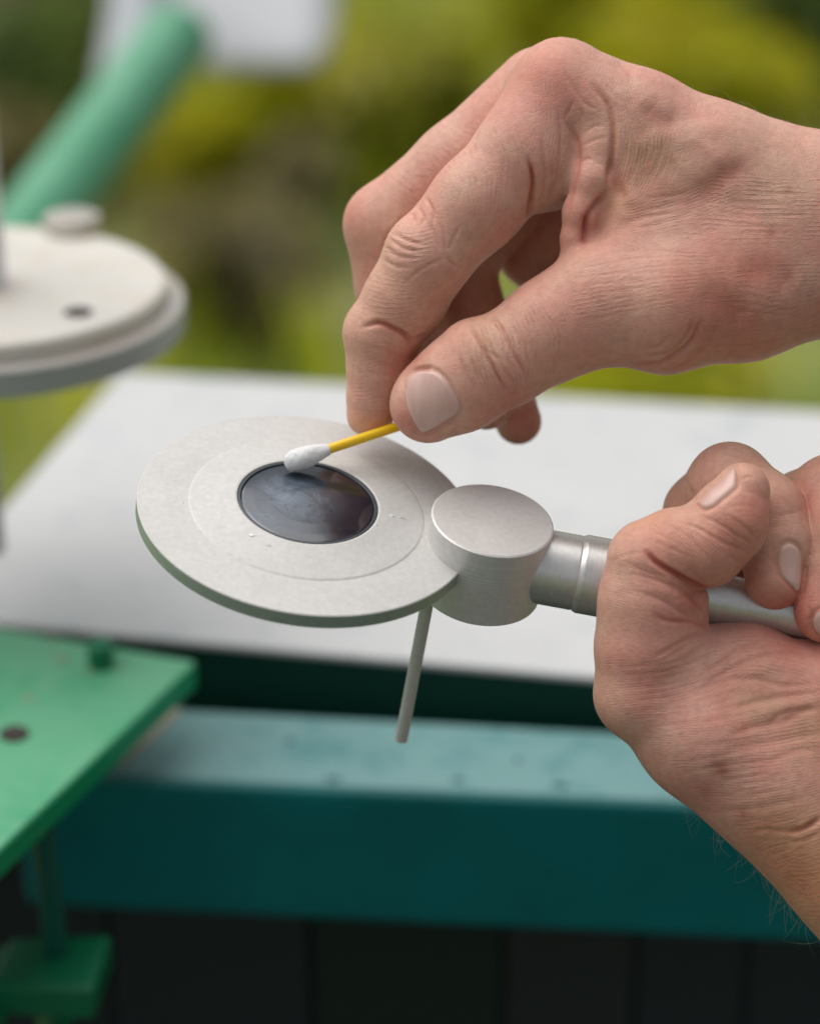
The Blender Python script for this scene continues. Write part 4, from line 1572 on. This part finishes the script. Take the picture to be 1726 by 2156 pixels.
S2 += family(c5((650, 420), (700, 560), (700, 700)), c5((1450, 420), (1420, 640), (1380, 800)), 9, 4, -1.8, 4, 15)
S2 += family(c5((1500, 1560), (1560, 1620), (1640, 1700)), c5((1380, 1620), (1480, 1760), (1600, 1880)), 7, 4, -2, 4, 16)
S2 += family(c4((500, 700), (700, 800), (850, 960)), c4((900, 600), (1100, 700), (1250, 800)), 12, 3.4, -2.4, 2, 17)
S2 += family(c4((260, 900), (500, 960), (800, 1080)), c4((240, 1150), (450, 1180), (800, 1320)), 12, 3.6, -2.6, 2, 18)
S2 += family(c4((1150, 420), (1250, 380), (1340, 420)), c4((1120, 600), (1250, 620), (1370, 600)), 10, 3.0, -1.6, 1, 19)
S2 += family(c4((1560, 500), (1600, 480), (1640, 560)), c4((1280, 900), (1360, 860), (1420, 900)), 7, 3.4, -1.4, 2, 20)
T2_ = [
    ('p', c4((900, 850)), 110, RED, .5), ('p', c4((1350, 1100)), 60, DRED, .35), ('p', c4((1500, 1220)), 50, DRED, .5),
    ('p', c4((560, 640)), 50, YEL, .5), ('p', c4((1250, 560)), 50, RED, .6), ('p', c4((1100, 700)), 60, RED, .5),
    ('p', c4((850, 1180)), 36, DRED, .45), ('p', c4((1600, 520)), 40, RED, .6), ('p', c4((1240, 1000)), 40, DRED, .5),
    ('p', c4((1330, 560)), 50, RED, .4),
    ('p', c5((990, 970)), 22, BRN, .75), ('p', c5((1010, 1000)), 12, BRN, .6), ('p', c5((900, 1120)), 16, BRN, .4), ('p', c5((1140, 1280)), 12, BRN, .4),
    ('p', c5((1500, 1500)), 100, (1.0, .92, .72), .8), ('p', c5((1640, 1800)), 110, (.98, .86, .62), .9), ('p', c5((1300, 1400)), 70, (.98, .9, .7), .6),
    ('p', c5((1200, 560)), 70, YEL, .6), ('p', c5((1600, 720)), 60, YEL, .7), ('p', c5((500, 420)), 60, RED, .4),
    ('p', c5((1200, 150)), 60, RED, .6), ('p', c5((1640, 300)), 90, RED, .6), ('p', c4((1700, 1250)), 60, RED, .6),
    ('s', c4((540, 860), (740, 1010), (935, 1105)), 7, DRED, .8), ('s', c4((600, 1290), (820, 1335), (945, 1358)), 8, DRED, .5),
    ('p', c4((1200, 720)), 16, PAL, .5), ('p', c4((800, 1180)), 22, PAL, .5), ('s', c4((1400, 860), (1440, 1000), (1560, 1120)), 10, DRED, .4),
]
N2 = [
    (c4((1438, 930), (1450, 850), (1480, 812), (1530, 798), (1575, 830), (1604, 900), (1610, 1000), (1600, 1090), (1580, 1130), (1520, 1075), (1460, 1010)), 3.2, c4((1470, 1030), (1530, 1085), (1590, 1132))),
    (c4((875, 515), (930, 470), (1010, 392), (1080, 325), (1135, 275), (1150, 300), (1158, 400), (1110, 450), (1050, 500), (990, 545), (930, 560)), 3.0, c4((1140, 280), (1158, 340), (1160, 405))),
    (c4((1666, 1320), (1700, 1270), (1760, 1250), (1830, 1300), (1850, 1400), (1800, 1460), (1730, 1440), (1680, 1390)), 3.0, 1),
]
lo2 = (360, -230, -270)
hi2 = (1620, 1700, 420)
S2 = [(p, w_, d * (.85 if abs(d) > 9 else .43)) for p, w_, d in S2]
T2_ = [(k, g, w_, c, a * (.7 if k == 's' else .85)) for k, g, w_, c, a in T2_]
F2 = [
    (c5((220, 240), (560, 220), (900, 60)), c5((260, 700), (800, 640), (1300, 420)), 26, .9, 0),
    (c5((900, 90), (1300, 80), (1750, 200)), c5((900, 480), (1250, 430), (1750, 560)), 15, .9, 1),
    (c5((260, 640), (900, 640), (1750, 420)), c5((560, 960), (1100, 1000), (1750, 960)), 20, .9, 1),
    (c5((560, 860), (1100, 900), (1750, 800)), c5((900, 1260), (1300, 1260), (1750, 1160)), 20, .9, 0),
    (c5((960, 1240), (1300, 1240), (1750, 1100)), c5((1400, 1700), (1560, 1640), (1750, 1580)), 20, .8, 1),
    (c5((1300, 1400), (1500, 1500), (1750, 1400)), c5((1500, 2000), (1640, 2000), (1750, 1960)), 18, .6, 0),
    (c4((260, 780), (560, 900), (880, 1080)), c4((210, 1250), (480, 1300), (900, 1380)), 26, .9, 0),
    (c4((460, 640), (700, 840), (920, 1080)), c4((1000, 560), (1200, 680), (1290, 820)), 20, .9, 1),
    (c4((1060, 500), (1200, 360), (1330, 320)), c4((1120, 680), (1300, 720), (1370, 560)), 17, .9, 0),
    (c4((1380, 340), (1560, 480), (1660, 560)), c4((1300, 900), (1400, 940), (1440, 800)), 20, .6, 1),
    (c4((820, 260), (1000, 300), (1140, 230)), c4((1000, 110), (1150, 110), (1300, 160)), 8, .5, 1),
    (c4((1640, 620), (1680, 640), (1760, 620)), c4((1600, 1240), (1680, 1230), (1760, 1220)), 20, .5, 0),
    (c4((1160, 960), (1260, 940), (1400, 960)), c4((1300, 1240), (1420, 1280), (1560, 1240)), 14, .4, 0),
]
hand2, HV2, HQ2, HN2 = build_hand('hand', H2, lo2, hi2, S2, T2_, N2,
                                  'lower hand closed in a fist round the metal handle', fams=F2, mat=M_SKIN)

# ------------------------------------------------------------------ fine hairs on the wrists
m, t, b = mat_new('fine_hair')
b.inputs['Base Color'].default_value = (0.36, 0.29, 0.20, 1)
b.inputs['Roughness'].default_value = 0.5
M_HAIR = m


def hairs(name, V, N, box, n, length, parent, flow, silh=0.25, seed=3, r=0.55, lift=.9):
    rg = np.random.default_rng(seed)
    u, v = project(V)
    ok = np.where((u > box[0]) & (u < box[2]) & (v > box[1]) & (v < box[3]) & (np.abs(N[:, 2]) < silh))[0]
    if not len(ok):
        return
    pick = rg.choice(ok, n)
    vs, fs = [], []
    for i in pick:
        p = V[i].copy()
        nn = N[i]
        fl_ = np.array(flow) + rg.normal(0, .35, 3)
        d = nn * lift + fl_ * .5
        L = length * rg.uniform(.4, 1.2)
        curl = rg.normal(0, .6, 3)
        s = len(vs)
        K = 7
        for k in range(K):
            rr = r * (1 - k / K * .75)
            a, b2, _ = frame_of(d)
            for q in range(3):
                vs.append(p + (a * math.cos(q * 2.09) + b2 * math.sin(q * 2.09)) * rr)
            d = d + (fl_ * .35 + curl * .5) * (.5 + lift * .55)
            d = d / np.linalg.norm(d)
            p = p + d * L / K
        for k in range(K - 1):
            for q in range(3):
                a0, a1 = s + k * 3 + q, s + k * 3 + (q + 1) % 3
                fs.append((a0, a1, a1 + 3, a0 + 3))
    return new_obj(name, cam2w(np.array(vs)), fs, M_HAIR, parent=parent, kind='stuff')


hairs('arm_hair', HV2, HN2, (1400, 1600, 1760, 2160), 75, 85, hand2, (.5, .7, 0), silh=.4, r=.28)
hairs('arm_hair', HV1, HN1, (1300, 100, 1760, 330), 80, 42, hand1, (-.8, -.2, 0), silh=.35, r=.3)
hairs('arm_hair', HV2, HN2, (1560, 1660, 1760, 2160), 80, 55, hand2, (.5, .7, 0), silh=1.1, r=.22, lift=.3, seed=5)
hairs('arm_hair', HV1, HN1, (1420, 230, 1760, 520), 60, 40, hand1, (-.8, .1, 0), silh=1.1, r=.2, lift=.3, seed=6)
